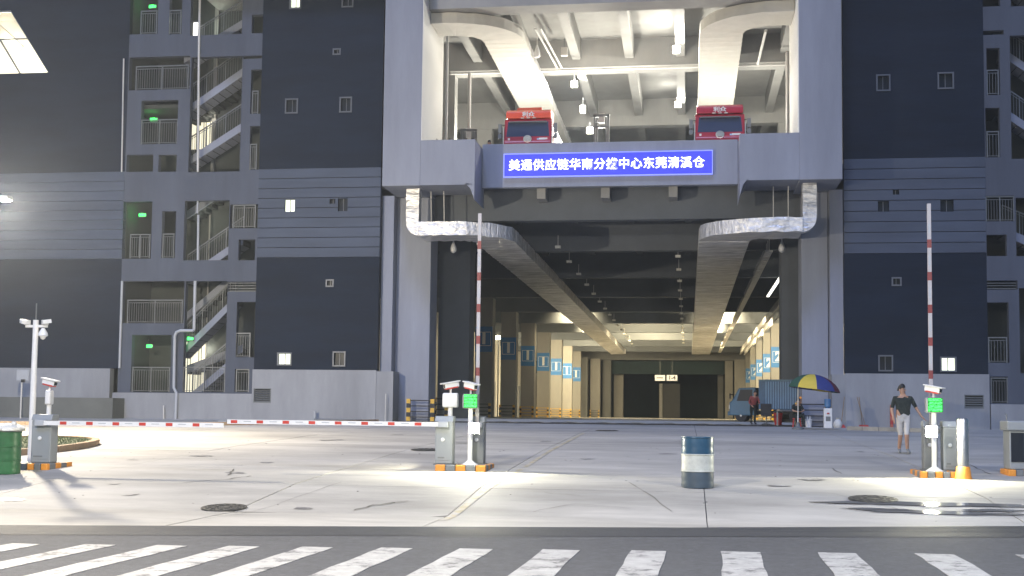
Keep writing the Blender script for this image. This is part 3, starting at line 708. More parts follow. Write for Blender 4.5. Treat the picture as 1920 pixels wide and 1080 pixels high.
gb(MB().box(X(1465, 600, 61.3), X(1500, 600, 61.3) + .8, 61.3, 62.8, 1.2, SLB), 'column', M_CEIL_SHADE)
# hall beams, columns, joists
Z0h = 8.75 + CAMZ; XL, XRR = -14.45, 7.6
for k in range(10):
    y = 64.7 + 12.7 * k
    if k < 9: gb(MB().box(-24, 16, y, y + .6, Z0h, SLB - .002), 'beam', M_CEIL_SHADE)
    if k >= 1:
        gb(MB().box(XL - 1.3, XL, y + .05, y + 1.4, 1.2, Z0h + .3 if k > 8 else Z0h - .002), 'column', M_CONC)
        gb(MB().box(XRR, XRR + 1.3, y + .05, y + 1.4, 1.2, Z0h + .3 if k > 8 else Z0h - .002), 'column', M_CONC)
    xj = [-12, -9, -6, -3, 0, 3, 6]
    for x in xj:
        if k < 8: gb(MB().box(x - .2, x + .2, y + .602, y + 12.698, SLB - .62, SLB - .003), 'joist', M_CEIL_SHADE)
for x in xj: gb(MB().box(x - .2, x + .2, 58.102, 64.698, SLB - .62, SLB - .003), 'joist', M_CEIL_SHADE)
def number_panel(x, y, digit, w_=1.32):
    zc_ = CAMZ + 5.62
    o = gb(MB().box(x, x + w_, y - .012, y - .002, zc_ - .95, zc_ + .95), 'bay_panel', M_PANEL)
    f = MB(); a, b_, c, d = x + .22, x + w_ - .2, zc_ - .5, zc_ + .55
    a -= .08; b_ += .08; e = .035; f.box(a, b_, y - .02, y - .013, d - e, d); f.box(a, b_, y - .02, y - .013, c, c + e); f.box(a, a + e, y - .0195, y - .0135, c + e, d - e); f.box(b_ - e, b_, y - .0195, y - .0135, c + e, d - e)
    f.build('panel_border', M_PANELW, o, world=False) if False else MBshift(f, 'panel_border', M_PANELW, o)
    t = text('digit', digit, 1.15, M_PANELW, o, Vector(((a + b_) / 2, y - .018, (c + d) / 2)) - WL[GB.name], extrude=.004, bold=.06)
def MBshift(m, name, mt, parent):
    m.v = [tuple(Vector(p) - WL[GB.name]) for p in m.v]; return m.build(name, mt, parent)
for k in (1, 2, 3, 4, 5, 6, 7, 8): number_panel(XL - 1.31, 64.7 + 12.7 * k + .05, '1')
for k in (3, 4, 5, 6, 7, 8): number_panel(XRR - .01, 64.7 + 12.7 * k + .05, '2')
# outer walls of the side aisles with dock doors
for k in range(9):
    y = 64.7 + 12.7 * k
    gb(MB().box(-23.9, -23.6, y, y + 12.69, 1.2, SLB - .003), 'outer_wall', M_INNER)
    gb(MB().box(14.2, 14.5, y, y + 12.69, 1.2, SLB - .003), 'outer_wall', M_INNER)
    dd = gb(MB().box(-23.595, -23.5, y + 4, y + 9, 1.35, 5.6), 'dock_door', M_PIPE)
    dd = gb(MB().box(14.1, 14.195, y + 4, y + 9, 1.35, 5.6), 'dock_door', M_PIPE)
gb(MB().box(-24, -16.4, 58.9, 59.2, 1.2, SLB - .003), 'front_wall', M_TINSIDE); gb(MB().box(8.2, 16, 58.9, 59.2, 1.2, SLB - .003), 'front_wall', M_TINSIDE)
# far end of the hall: narrower, dark
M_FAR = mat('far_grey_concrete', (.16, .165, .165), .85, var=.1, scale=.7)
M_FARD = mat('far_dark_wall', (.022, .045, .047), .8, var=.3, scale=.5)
ze = CAMZ + 7.3
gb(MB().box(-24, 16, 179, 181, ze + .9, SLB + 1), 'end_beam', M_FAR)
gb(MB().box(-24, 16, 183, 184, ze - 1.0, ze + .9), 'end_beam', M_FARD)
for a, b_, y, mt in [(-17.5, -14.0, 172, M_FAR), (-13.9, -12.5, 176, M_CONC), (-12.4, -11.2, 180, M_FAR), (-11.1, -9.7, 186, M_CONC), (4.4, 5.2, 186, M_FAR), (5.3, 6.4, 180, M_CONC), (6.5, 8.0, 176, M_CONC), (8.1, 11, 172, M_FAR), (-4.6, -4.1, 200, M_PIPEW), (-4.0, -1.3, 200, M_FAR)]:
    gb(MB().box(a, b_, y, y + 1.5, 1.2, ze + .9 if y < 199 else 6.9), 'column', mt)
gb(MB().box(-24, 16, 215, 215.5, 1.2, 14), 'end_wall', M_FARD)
for x in (-15.5, 9.4):
    gb(MB().box(x - .6, x + .6, 171.9, 171.99, 1.36, 6.2), 'dock_door', M_PIPE)
# upper deck structure
ZU = CAMZ + 18.9; ZUS = ZU + 1.75
gb(MB().box(-24, 16, 55.1, 150, ZUS, ZUS + .5), 'upper_slab', M_CONC)
gb(MB().box(xi0 + .04, xi1 - .04, 55.1, 56.3, ZU, ZUS - .003), 'upper_beam', M_CONC)
ujx = [-11.6, -8.9, -6.1, -3.2, -.45, 2.4, 5.1]
prev = 56.3
for k in range(6):
    y = 66.1 + 13 * k
    gb(MB().box(-24, 16, y, y + .75, ZU, ZUS - .003), 'upper_beam', M_CONC)
    for x in ujx: gb(MB().box(x - .24, x + .24, prev + .002, y - .002, ZUS - 1.1, ZUS - .004), 'upper_joist', M_CONC)
    prev = y + .75
    for x in (-13.4, 6.2): gb(MB().box(x - .5, x + .5, y + .05, y + .9, DECK, ZU - .003), 'upper_column', M_CONC)
gb(MB().box(-17, -16.7, 58.75, 140, DECK, ZUS - .004), 'upper_wall', M_CONC); gb(MB().box(9.3, 9.6, 58.75, 140, DECK, ZUS - .004), 'upper_wall', M_CONC)
gb(MB().box(-17, 9.6, 140, 140.3, DECK, ZUS - .004), 'upper_wall', M_CONC)
gb(MB().box(-24, 16, 58.6, 58.74, ZUS + .5, ZTOP), 'upper_front', M_PORT)

# ------------------------------------------------------------------ ducts
def duct(label, path, w_, h, m, step=.24, seed=1, wr=.024):
    """rectangular duct swept along a path of (x,y,z) = centre of section; crinkled panels with seam lips"""
    rg = random.Random(seed)
    P = [Vector(p) for p in path]; S = []
    for a, b_ in zip(P, P[1:]):
        L = (b_ - a).length; n = max(1, int(L / step))
        for k in range(n): S.append(a.lerp(b_, k / n))
    S.append(P[-1])
    mb = MB(); rings = []
    for i, p in enumerate(S):
        d = (S[min(i + 1, len(S) - 1)] - S[max(i - 1, 0)]).normalized()
        if abs(d.z) < .7:
            side = d.cross(Vector((0, 0, 1))).normalized(); upv = Vector((0, 0, 1)); hw, hh = w_ / 2, h / 2
        else:
            side = Vector((1, 0, 0)) if True else 0; upv = Vector((0, 1, 0)); hw, hh = h / 2 * 1.5, w_ / 2
            side = Vector((1, 0, 0))
        j = [rg.uniform(-wr, wr) for _ in range(8)]
        lip = .012 if i % 3 == 0 else 0
        c = [(-1, -1), (-.33, -1), (.33, -1), (1, -1), (1, 1), (.33, 1), (-.33, 1), (-1, 1)]
        rings.append([p + side * (sx * (hw + lip)) + upv * (sy * (hh + lip) + j[q]) for q, (sx, sy) in enumerate(c)])
    mb.ring(rings)
    o = gb(mb, 'air_duct', m); o['label'] = label
    return o
def arc(c, r, a0, a1, z, n=7): return [(c[0] + r * math.cos(R(a0 + (a1 - a0) * k / n)), c[1] + r * math.sin(R(a0 + (a1 - a0) * k / n)), z) for k in range(n + 1)]
HD = .62
def vduct(label, x, y, z0, z1, w_, h, m):
    mb = MB(); n = int((z1 - z0) / .38); rings = []; rg = random.Random(5)
    for k in range(n + 1):
        z = z0 + (z1 - z0) * k / n; j = rg.uniform(-.01, .01) + (.012 if k % 2 else 0)
        rings.append([(x - w_ / 2 - j, y - h / 2 - j, z), (x + w_ / 2 + j, y - h / 2 - j, z), (x + w_ / 2 + j, y + h / 2, z), (x - w_ / 2 - j, y + h / 2, z)])
    mb.ring(rings); o = gb(mb, 'air_duct', m); o['label'] = label
zd = CAMZ + 8.1 + HD / 2
zdl = Z(820, 441, 54.75) + HD / 2
# lower left: x from the drop to the elbow, then into the hall
xd0 = X(774, 380, 54.8)
duct('silver foil duct bend at the left of the hall mouth', [(xd0 + .32, 55.7, zdl), (-10.6, 55.7, zdl)] + arc((-10.6, 57.2), 1.5, -90, 0, zdl)[1:] + [(-9.1, 57.6, zdl)], 1.9, HD, M_FOIL, seed=3)
duct('silver foil duct run receding under the left side of the hall ceiling', [(-9.1, 57.6, zdl), (-9.12, 162, zdl)], 1.9, HD, M_FOILR, seed=13)
for xe, sg in ((xd0, 1), (X(1518, 380, 54.8), -1)):
    mb = MB(); hw = (X(786, 380, 54.8) - X(763, 380, 54.8)) / 2; rings = []
    for q in range(9):
        a = R(90 * q / 8); cx_, cz_ = xe + sg * (hw + .02), zdl + HD / 2 + .02
        ri, ro = .02, 2 * hw + .02; roz = HD + .02
        pi_ = (cx_ - sg * ri * math.cos(a), cz_ - ri * math.sin(a)); po = (cx_ - sg * ro * math.cos(a), cz_ - roz * math.sin(a))
        rings.append([(pi_[0], 54.74, pi_[1]), (po[0], 54.74, po[1]), (po[0], 55.3, po[1]), (pi_[0], 55.3, pi_[1])])
    mb.ring(rings); gb(mb, 'duct_elbow', M_FOIL)
vduct('silver foil drop duct at the top left of the hall mouth', xd0, 55.02, zdl + HD / 2 + .02, SLB + .5, X(786, 380, 54.8) - X(763, 380, 54.8), .5, M_FOIL)
xd1 = X(1518, 380, 54.8)
duct('silver foil duct bend at the right of the hall mouth', [(xd1 - .32, 55.7, zdl), (3.3, 55.7, zdl)] + arc((3.3, 57.35), 1.65, -90, -180, zdl)[1:] + [(1.65, 57.7, zdl)], 2.3, HD, M_FOIL, seed=8)
duct('silver foil duct run receding under the right side of the hall ceiling', [(1.65, 57.7, zdl), (1.64, 162, zdl)], 2.3, HD, M_FOILR, seed=18)
vduct('silver foil drop duct at the top right of the hall mouth', xd1, 55.02, zdl + HD / 2 + .02, SLB + .5, X(1530, 380, 54.8) - X(1505, 380, 54.8), .5, M_FOIL)
zdu = CAMZ + 18.35 + .25
duct('pale board duct over the left truck, bending out of the left pier', [(xi0 + .05, 56.5, zdu), (-11.0, 56.5, zdu)] + arc((-11.0, 58.6), 2.0, -90, 0, zdu, 9)[1:] + [(-9.05, 100, zdu), (-9.05, 120, zdu)], 2.0, .5, M_DUCTP, seed=4, wr=.006)
duct('pale board duct over the right truck, bending out of the right pier', [(xi1 - .05, 56.5, zdu), (3.55, 56.5, zdu)] + arc((3.55, 58.6), 2.0, -90, -180, zdu, 9)[1:] + [(1.6, 100, zdu), (1.6, 120, zdu)], 2.05, .5, M_DUCTP, seed=6, wr=.006)
# foil facing strips on the sides of the upper ducts
mb = MB()
rg = random.Random(9)
for k in range(90):
    y = 60.5 + k * .35; mb.box(-8.03, -8.0 + rg.uniform(.0, .03), y, y + .33, zdu - .2 + rg.uniform(-.03, .03), zdu + .24)
gb(mb, 'foil_facing', M_FOIL)
# hangers and thin pipes under the portal
mb = MB()
for px in (808, 832): mb.tube([P(px, 350, 55.6), P(px + 1, 416, 55.6)], .025, 6)
for px in (1450, 1478): mb.tube([P(px, 345, 55.6), P(px, 412, 55.6)], .025, 6)
gb(mb, 'duct_hanger', M_PIPEW)
# upper sprinkler pipes
zp = CAMZ + 18.4
gb(MB().tube([(-13, 65.4, Z(1100, 131, 65.4)), (8, 65.4, Z(1100, 131, 65.4))], .07), 'sprinkler_pipe', M_PIPEW, smooth=True)
gb(MB().tube([(-13, 65.2, Z(1100, 127, 65.2)), (8, 65.2, Z(1100, 127, 65.2))], .035), 'sprinkler_pipe', M_PIPEW, smooth=True)
gb(MB().tube([(X(838, 150, 60), 60, DECK), (X(838, 150, 60), 60, ZUS - .2)], .07), 'riser_pipe', M_PIPEW, smooth=True)
gb(MB().tube([(X(880, 200, 64), 64, DECK), (X(880, 200, 64), 64, zp)], .09), 'riser_pipe', M_PIPEW, smooth=True)
gb(MB().tube([(X(1477, 200, 62), 62, DECK), (X(1477, 200, 62), 62, zp)], .1), 'riser_pipe', M_PIPEW, smooth=True)
gb(MB().tube([(X(1436, 55, 59), 59, ZU - .3), (X(1421, 130, 64), 64, ZU - .5)], .07), 'sprinkler_pipe', M_PIPEW, smooth=True)
gb(MB().tube([(-7.4, 58.2, zdu + .2), (-7.0, 64.5, zdu + .05)], .05).tube([(-7.15, 58.2, zdu + .2), (-6.75, 64.5, zdu + .05)], .05), 'conduit', M_PIPEW, smooth=True)
# cable trays and light strips in the hall (right)
def tray(x, y0, y1, z, w_=.32, name='cable_tray'):
    m = MB(); n = int((y1 - y0) / 1.1)
    for k in range(n):
        y = y0 + (y1 - y0) * k / n; m.box(x - w_ / 2, x + w_ / 2, y, y + (y1 - y0) / n * .8, z, z + .06)
        m.box(x - .02, x + .02, y, y + .04, z + .06, z + .7)
    gb(m, name, M_PIPEW)
tray(4.0, 62, 160, CAMZ + 8.3, .36); tray(6.6, 68, 160, CAMZ + 8.1, .22); tray(7.1, 68, 160, CAMZ + 8.0, .12)
gb(MB().box(5.15, 5.3, 66, 82.5, CAMZ + 8.0, CAMZ + 8.08), 'light_strip', M_TUBE)
# ------------------------------------------------------------------ lights inside
def fixture(name, label, loc, group, s=.16, lit=True, power=0, col=(1, .88, .62)):
    t = thing(name, label, 'light', loc, group=group)
    MB().box(-s, s, -.06, s * .9, -s, s).build('housing', M_UNLIT, t, bevel=.02)
    MB().box(-s * .85, s * .85, -.075, -.062, -s * .85, s * .85).build('lens', M_LAMP if lit else M_UNLIT, t)
    MB().box(-.02, .02, 0, .04, s, s + .35).build('bracket', M_CABD, t)
    if power: spot(name + '_light', (loc[0], loc[1] - .35, loc[2] - .15), (loc[0], loc[1] - 3, loc[2] - 2.5), power * .8, 168, col, .15, .5); point(name + '_halo', (loc[0], loc[1] - .3, loc[2]), power * .16, col, .1)
    return t
for i, (px, py, Y_, lb, pw) in enumerate([(1268, 93, 63.5, 'lit floodlight highest under the upper ceiling, right of centre', 2300), (1077, 158, 70, 'lit floodlight left of centre under the upper ceiling', 2300),
        (1271, 196, 76, 'lit floodlight just left of the right red truck', 1500), (1106, 245, 72, 'lowest lit floodlight beside the standing mast on the upper deck', 900)]):
    x, z = pp(px, py, Y_); fixture('floodlight', lb, (x, Y_, z), 'lit floodlights on the upper deck', s=.2, power=pw * .9, col=(1, .96, .86))
for (px, py, Y_, lb) in [(1058, 97, 62, 'small unlit box lamp hanging at the upper joist left of the highest floodlight'), (1093, 205, 70, 'small unlit box lamp hanging below the left floodlight')]:
    x, z = pp(px, py, Y_); t = thing('box_lamp', lb, 'light', (x, Y_, z), group='unlit box lamps on the upper deck')
    MB().box(-.17, .17, -.12, .12, -.22, .22).build('shade', M_UNLIT, t, bevel=.02); MB().box(-.02, .02, -.02, .02, .22, .7).build('hanger', M_CABD, t)
x, z = pp(1007, 100, 60); t = thing('dome_camera', 'white dome camera hanging beside the left upper duct', 'camera', (x, 60, z))
MB().lathe((0, 0, 0), [(.02, .42), (.04, .40), (.13, .1), (.16, 0), (.16, -.12), (.12, -.2), (.03, -.24)], 16).build('dome', M_WHITE, t, smooth=True); MB().box(-.02, .02, -.02, .02, .42, .8).build('stem', M_PIPEW, t)
x, z = pp(850, 466, 59); t = thing('dome_camera', 'pale dome camera under the lower left duct', 'camera', (x, 59, z))
MB().lathe((0, 0, 0), [(.02, .42), (.05, .3), (.13, .12), (.16, 0), (.15, -.14), (.05, -.22)], 16).build('dome', M_WHITE, t, smooth=True); MB().box(-.02, .02, -.02, .02, .42, 1.2).build('stem', M_PIPEW, t)
x, z = pp(1466, 465, 60); t = thing('dome_camera', 'pale dome camera below the lower right duct', 'camera', (x, 60, z))
MB().lathe((0, 0, 0), [(.02, .42), (.05, .3), (.13, .12), (.16, 0), (.15, -.14), (.05, -.22)], 16).build('dome', M_WHITE, t, smooth=True); MB().box(-.02, .02, -.02, .02, .42, 1.0).build('stem', M_PIPEW, t)
# unseen fill lamps added to light the facing of the duct and the white jambs
for lx, ly in ((-5.2, 64), (3.4, 69), (-11.3, 67)):
    point('upper_fill_lamp', (lx, ly, 15.2), 2300 if lx == -5.2 else 1450, (1, .95, .82), .3)
    t = thing('added_fill_lamp', 'added fill lamp on a low stand hidden behind the parapet, %s' % ('beside the left truck' if lx == -5.2 else 'behind the right truck' if lx > 0 else 'at the left wall'), 'light', (lx, ly, DECK))
    MB().tube([(0, 0, 0), (0, 0, 1.0)], .03, 8).build('stand', M_CABD, t); MB().box(-.2, .2, -.05, .05, 1.0, 1.25).build('head', M_LAMP, t)
# hall: aisle lamps, the far bays are lit, the near bays are dark
hl = [(-10.5, 114, 250), (-4, 122, 520), (3, 114, 420), (-10.5, 128, 520), (3, 128, 420), (-4, 136, 620), (-10.5, 146, 500), (3, 146, 420), (-4, 158, 260)]
for i, (x, y, pw) in enumerate(hl):
    z = SLB - .62
    t = thing('bay_lamp', 'bay lamp tucked between the far hall beams, %s' % (('over the left lane' if x < -8 else 'over the middle lane' if x < 0 else 'over the right lane') + ', ' + ('nearest' if i < 3 and x != -4 or x == -4 and i < 2 else 'farthest' if i > 5 else 'middle') + ' one'), 'light', (x, y, z), group='bay lamps deep in the hall')
    MB().lathe((0, 0, 0), [(.24, -.02), (.22, .02), (.1, .2), (.03, .26)], 12).build('shade', M_UNLIT, t); MB().lathe((0, 0, 0), [(.2, -.045), (.2, -.022)], 12).build('lens', M_TUBE, t)
    MB().tube([(0, 0, .26), (0, 0, .61)], .015, 6).build('rod', M_CABD, t)
    spot('bay_light', (x, y, z - .2), (x, y + 7, z - 5), pw * 5.5, 135, (1, .80, .46), .25)
    spot('bay_uplight', (x, y, z - 1.3), (x, y + 12, z + 1.0), pw * 4.0, 120, (1, .80, .46), .25)
for k, (x, pw) in [(1, (-15.8, 700)), (2, (-15.8, 800)), (3, (-15.8, 800)), (4, (-15.8, 600)), (5, (-15.8, 700)), (6, (-15.8, 600)), (3, (9.0, 350)), (4, (9.0, 900)), (5, (9.0, 900)), (6, (9, 800))]:
    y = 64.7 + 12.7 * k + 6.5; left = x < 0
    t = thing('aisle_lamp', 'wall-washing lamp in the %s aisle, bay %s from the front' % ('left' if left else 'right', ['', 'second', 'third', 'fourth', 'fifth', 'sixth', 'seventh'][k]), 'light', (x, y, 9.6), group='aisle lamps behind the hall columns')
    MB().box(-.2, .2, -.15, .15, -.1, .1).build('housing', M_UNLIT, t, bevel=.02); MB().tube([(0, 0, .1), (0, 0, SLB - 9.61)], .02, 6).build('rod', M_CABD, t)
    sg = -1 if left else 1
    MB().box(*sorted((sg * .201, sg * .215)), -.12, .12, -.08, .08).build('lens', M_TUBE, t)
    spot('aisle_light', (x + sg * .3, y, 9.5), (x + sg * 7, y + (1 if k < 4 else 3), 5.0), pw, 95 if k < 4 else 140, (1, .80, .46), .2)
x, z = pp(934, 633, 100); fixture('floodlight', 'small lit floodlight on a post seen between the left hall columns', (x, 100, z), 'hall floodlights', s=.18, power=110)
gb(MB().tube([(x, 100.2, 1.3), (x, 100.2, z)], .06), 'lamp_post', M_PIPEW)
for (x, y, pw) in [(-15.0, 131, 4200), (-15.0, 143, 4200), (-15.0, 155, 3200), (8.3, 105, 6000), (8.3, 118, 6000), (8.3, 131, 5000), (-15.0, 119, 700)]:
    t = thing('column_lamp', 'small lamp aimed at the %s hall column with the %s visible blue number panel' % ('left' if x < 0 else 'right', {119: 'fourth', 131: 'fifth', 143: 'sixth', 155: 'seventh', 105: 'first', 118: 'second'}.get(y) if not (x > 0 and y == 131) else 'third'), 'light', (x, y, 9.3), group='column lamps in the hall')
    MB().box(-.15, .15, -.1, .1, -.1, .1).build('housing', M_UNLIT, t, bevel=.02); MB().box(-.12, .12, .101, .115, -.08, .08).build('lens', M_TUBE, t); MB().tube([(0, 0, .1), (0, 0, SLB - 9.31)], .02, 6).build('rod', M_CABD, t)
    spot('column_light', (x, y + .3, 9.3), (x + (.8 if x < 0 else -.5), y + 9, 6.0), pw, 120, (1, .82, .50), .2)
for k, y in enumerate((70.5, 83.5, 96, 108)):
    t = thing('added_down_lamp', 'small added lamp between the hall beams shining straight down, %s from the front' % ('first', 'second', 'third', 'fourth')[k], 'light', (-3.9, y, SLB - .3), group='added down lamps over the hall floor')
    MB().lathe((0, 0, 0), [(.2, -.02), (.2, .02), (.08, .2)], 12).build('shade', M_CABD, t); MB().tube([(0, 0, .2), (0, 0, .29)], .02, 6).build('rod', M_CABD, t)
    spot('down_light', (-3.9, y, SLB - .35), (-3.9, y, 0), (300, 900, 2200, 4000)[k], 95, (1, .96, .88), .2)  # added spots so the floor bounces light onto the duct undersides
# small unlit fixtures in two rows below the ceiling
def small_fix(x, y):
    t = thing('small_fixture', 'small pale fixture in the row beside the right hall duct', 'light', (x, y, CAMZ + 8.6), group='small fixtures in rows under the hall ceiling')
    MB().box(-.14, .14, -.14, .14, -.06, .06).build('body', M_UNLIT, t); MB().box(-.015, .015, -.015, .015, .06, .6).build('rod', M_PIPEW, t); return t
f0 = small_fix(-.55, 66)
ORD = ['first', 'second', 'third', 'fourth', 'fifth', 'sixth', 'seventh', 'eighth', 'ninth', 'tenth', 'eleventh', 'twelfth', 'thirteenth', 'fourteenth', 'fifteenth', 'sixteenth']
f0['label'] = 'small pale fixture beside the right hall duct, first of its row'
for i, y in enumerate(range(72, 150, 6)): dup(f0, (-.55, y, CAMZ + 8.6), label='small pale fixture beside the right hall duct, %s of its row from the front' % ORD[i + 1])
for i, y in enumerate(range(62, 150, 6)): dup(f0, (-6.6, y, CAMZ + 8.6), label='small pale fixture beside the left hall duct, %s of its row from the front' % ORD[i])
# hanging signs at the far end
for (px0, px1, s) in ((1228, 1247, ''), (1250, 1270, '1-4')):
    x0, z1 = pp(px0, 703, 171); x1, z0 = pp(px1, 714, 171)
    t = thing('hanging_sign', 'white hanging sign %s' % ('reading 1-4 over the far end of the hall' if s else 'with a small dark line, left of the 1-4 sign'), 'sign', ((x0 + x1) / 2, 171, (z0 + z1) / 2))
    MB().box(-(x1 - x0) / 2, (x1 - x0) / 2, 0, .08, -(z1 - z0) / 2, (z1 - z0) / 2).build('board', mat('sign_board_white', (.75, .75, .72), .5, emit=(1, 1, .95), estr=.22), t)
    MB().box(-.02, .02, .03, .05, (z1 - z0) / 2, 3.2).build('hanger', M_CABD, t)
    if s: text('lettering', s, .75, M_BLACK, t, (0, -.008, 0), extrude=.004, bold=.02)
    else: MB().box(-.45, .4, -.01, -.002, -.07, .07).build('dark_line', M_CABD, t)

# ------------------------------------------------------------------ LED banner over the hall
x0, z1 = pp(946, 290, 55.85); x1, _ = pp(1335, 281, 55.85); z0 = Z(946, 331, 55.85)
bn = thing('banner_sign', 'long glowing blue sign with white Chinese lettering on the parapet', 'sign', ((x0 + x1) / 2, 55.85, (z0 + z1) / 2))
wv, hv = (x1 - x0) / 2, (z1 - z0) / 2
MB().box(-wv, wv, 0, .12, -hv, hv).build('light_box', M_SIGNB, bn, bevel=.015)
m = MB(); m.box(-wv - .04, wv + .04, -.01, .13, hv + .001, hv + .045); m.box(-wv - .04, wv + .04, -.01, .13, -hv - .045, -hv - .001); m.box(-wv - .04, -wv - .001, -.01, .13, -hv, hv); m.box(wv + .001, wv + .04, -.01, .13, -hv, hv)
m.build('trim', M_SIGNE, bn)
S = '美通供应链华南分拔中心东莞清溪仓'
sx0, sx1 = X(953, 310, 55.8), X(1322, 306, 55.8); st = (sx1 - sx0) / len(S)
for i, ch in enumerate(S):
    text('character', ch, st * .97, M_SIGNW, bn, ((sx0 + st * (i + .5)) - (x0 + x1) / 2, -.02, -.03), extrude=.012, bold=.006)
sp = spot('banner_glow', ((x0 + x1) / 2, 54.9, (z0 + z1) / 2), ((x0 + x1) / 2, 56, (z0 + z1) / 2), 0.01)

# ------------------------------------------------------------------ guard rails at column feet
def guard(loc, label, w_=1.3, dark=True, rz=0, group='striped guard frames at the column feet'):
    t = thing('guard_frame', label, 'guard rail', loc, rz, group)
    for sx in (-1, 1):
        m = MB(); 
        for k in range(5):
            m.mi = k % 2; m.box(sx * w_ / 2 - .09, sx * w_ / 2 + .09, -.06, .06, k * .21, (k + 1) * .21 - .001)
        m.build('post', [M_YEL, M_BLACK], t)
    for k in range(4):
        z = .2 + k * .26; MB().box(-w_ / 2 + .091, w_ / 2 - .091, -.025, .025, z - .025, z + .025).build('rail', M_BLACK if dark else M_YEL, t)
    return t
p = G(789, 786); guard((X(789, 780, 56.6), 56.5, gz(56.5)), 'dark four-bar guard frame in front of the left portal column', 1.15)
guard((X(825, 780, 58.9), 59.0, gz(59)), 'narrow guard frame in the gap right of the left portal column', .6)
guard((X(1522, 780, 56.7), 56.6, gz(56.6)), 'dark guard frame behind the parasol at the right portal column', 1.3)
guard((X(1480, 780, 58.9), 60.9, gz(60.9)), 'dark guard frame left of the parasol pole', 1.0)
gL = ['second', 'third', 'fourth', 'fifth', 'sixth', 'seventh', 'eighth', 'ninth']
for k in range(1, 9):
    y = 64.7 + 12.7 * k - .4
    guard((XL - .65, y, 1.35), 'striped guard frame at the foot of the %s left hall column from the front' % gL[k - 1], 1.15, dark=k < 4)
    if k > 2: guard((XRR + .65, y, 1.35), 'striped guard frame at the foot of the %s right hall column from the front' % gL[k - 1], 1.15, dark=False)
guard((7.2, 175, 1.35), 'pale guard frame at the far right end of the hall', 1.2, dark=False); guard((-13.2, 175, 1.35), 'pale guard frame at the far left end of the hall', 1.2, dark=True)

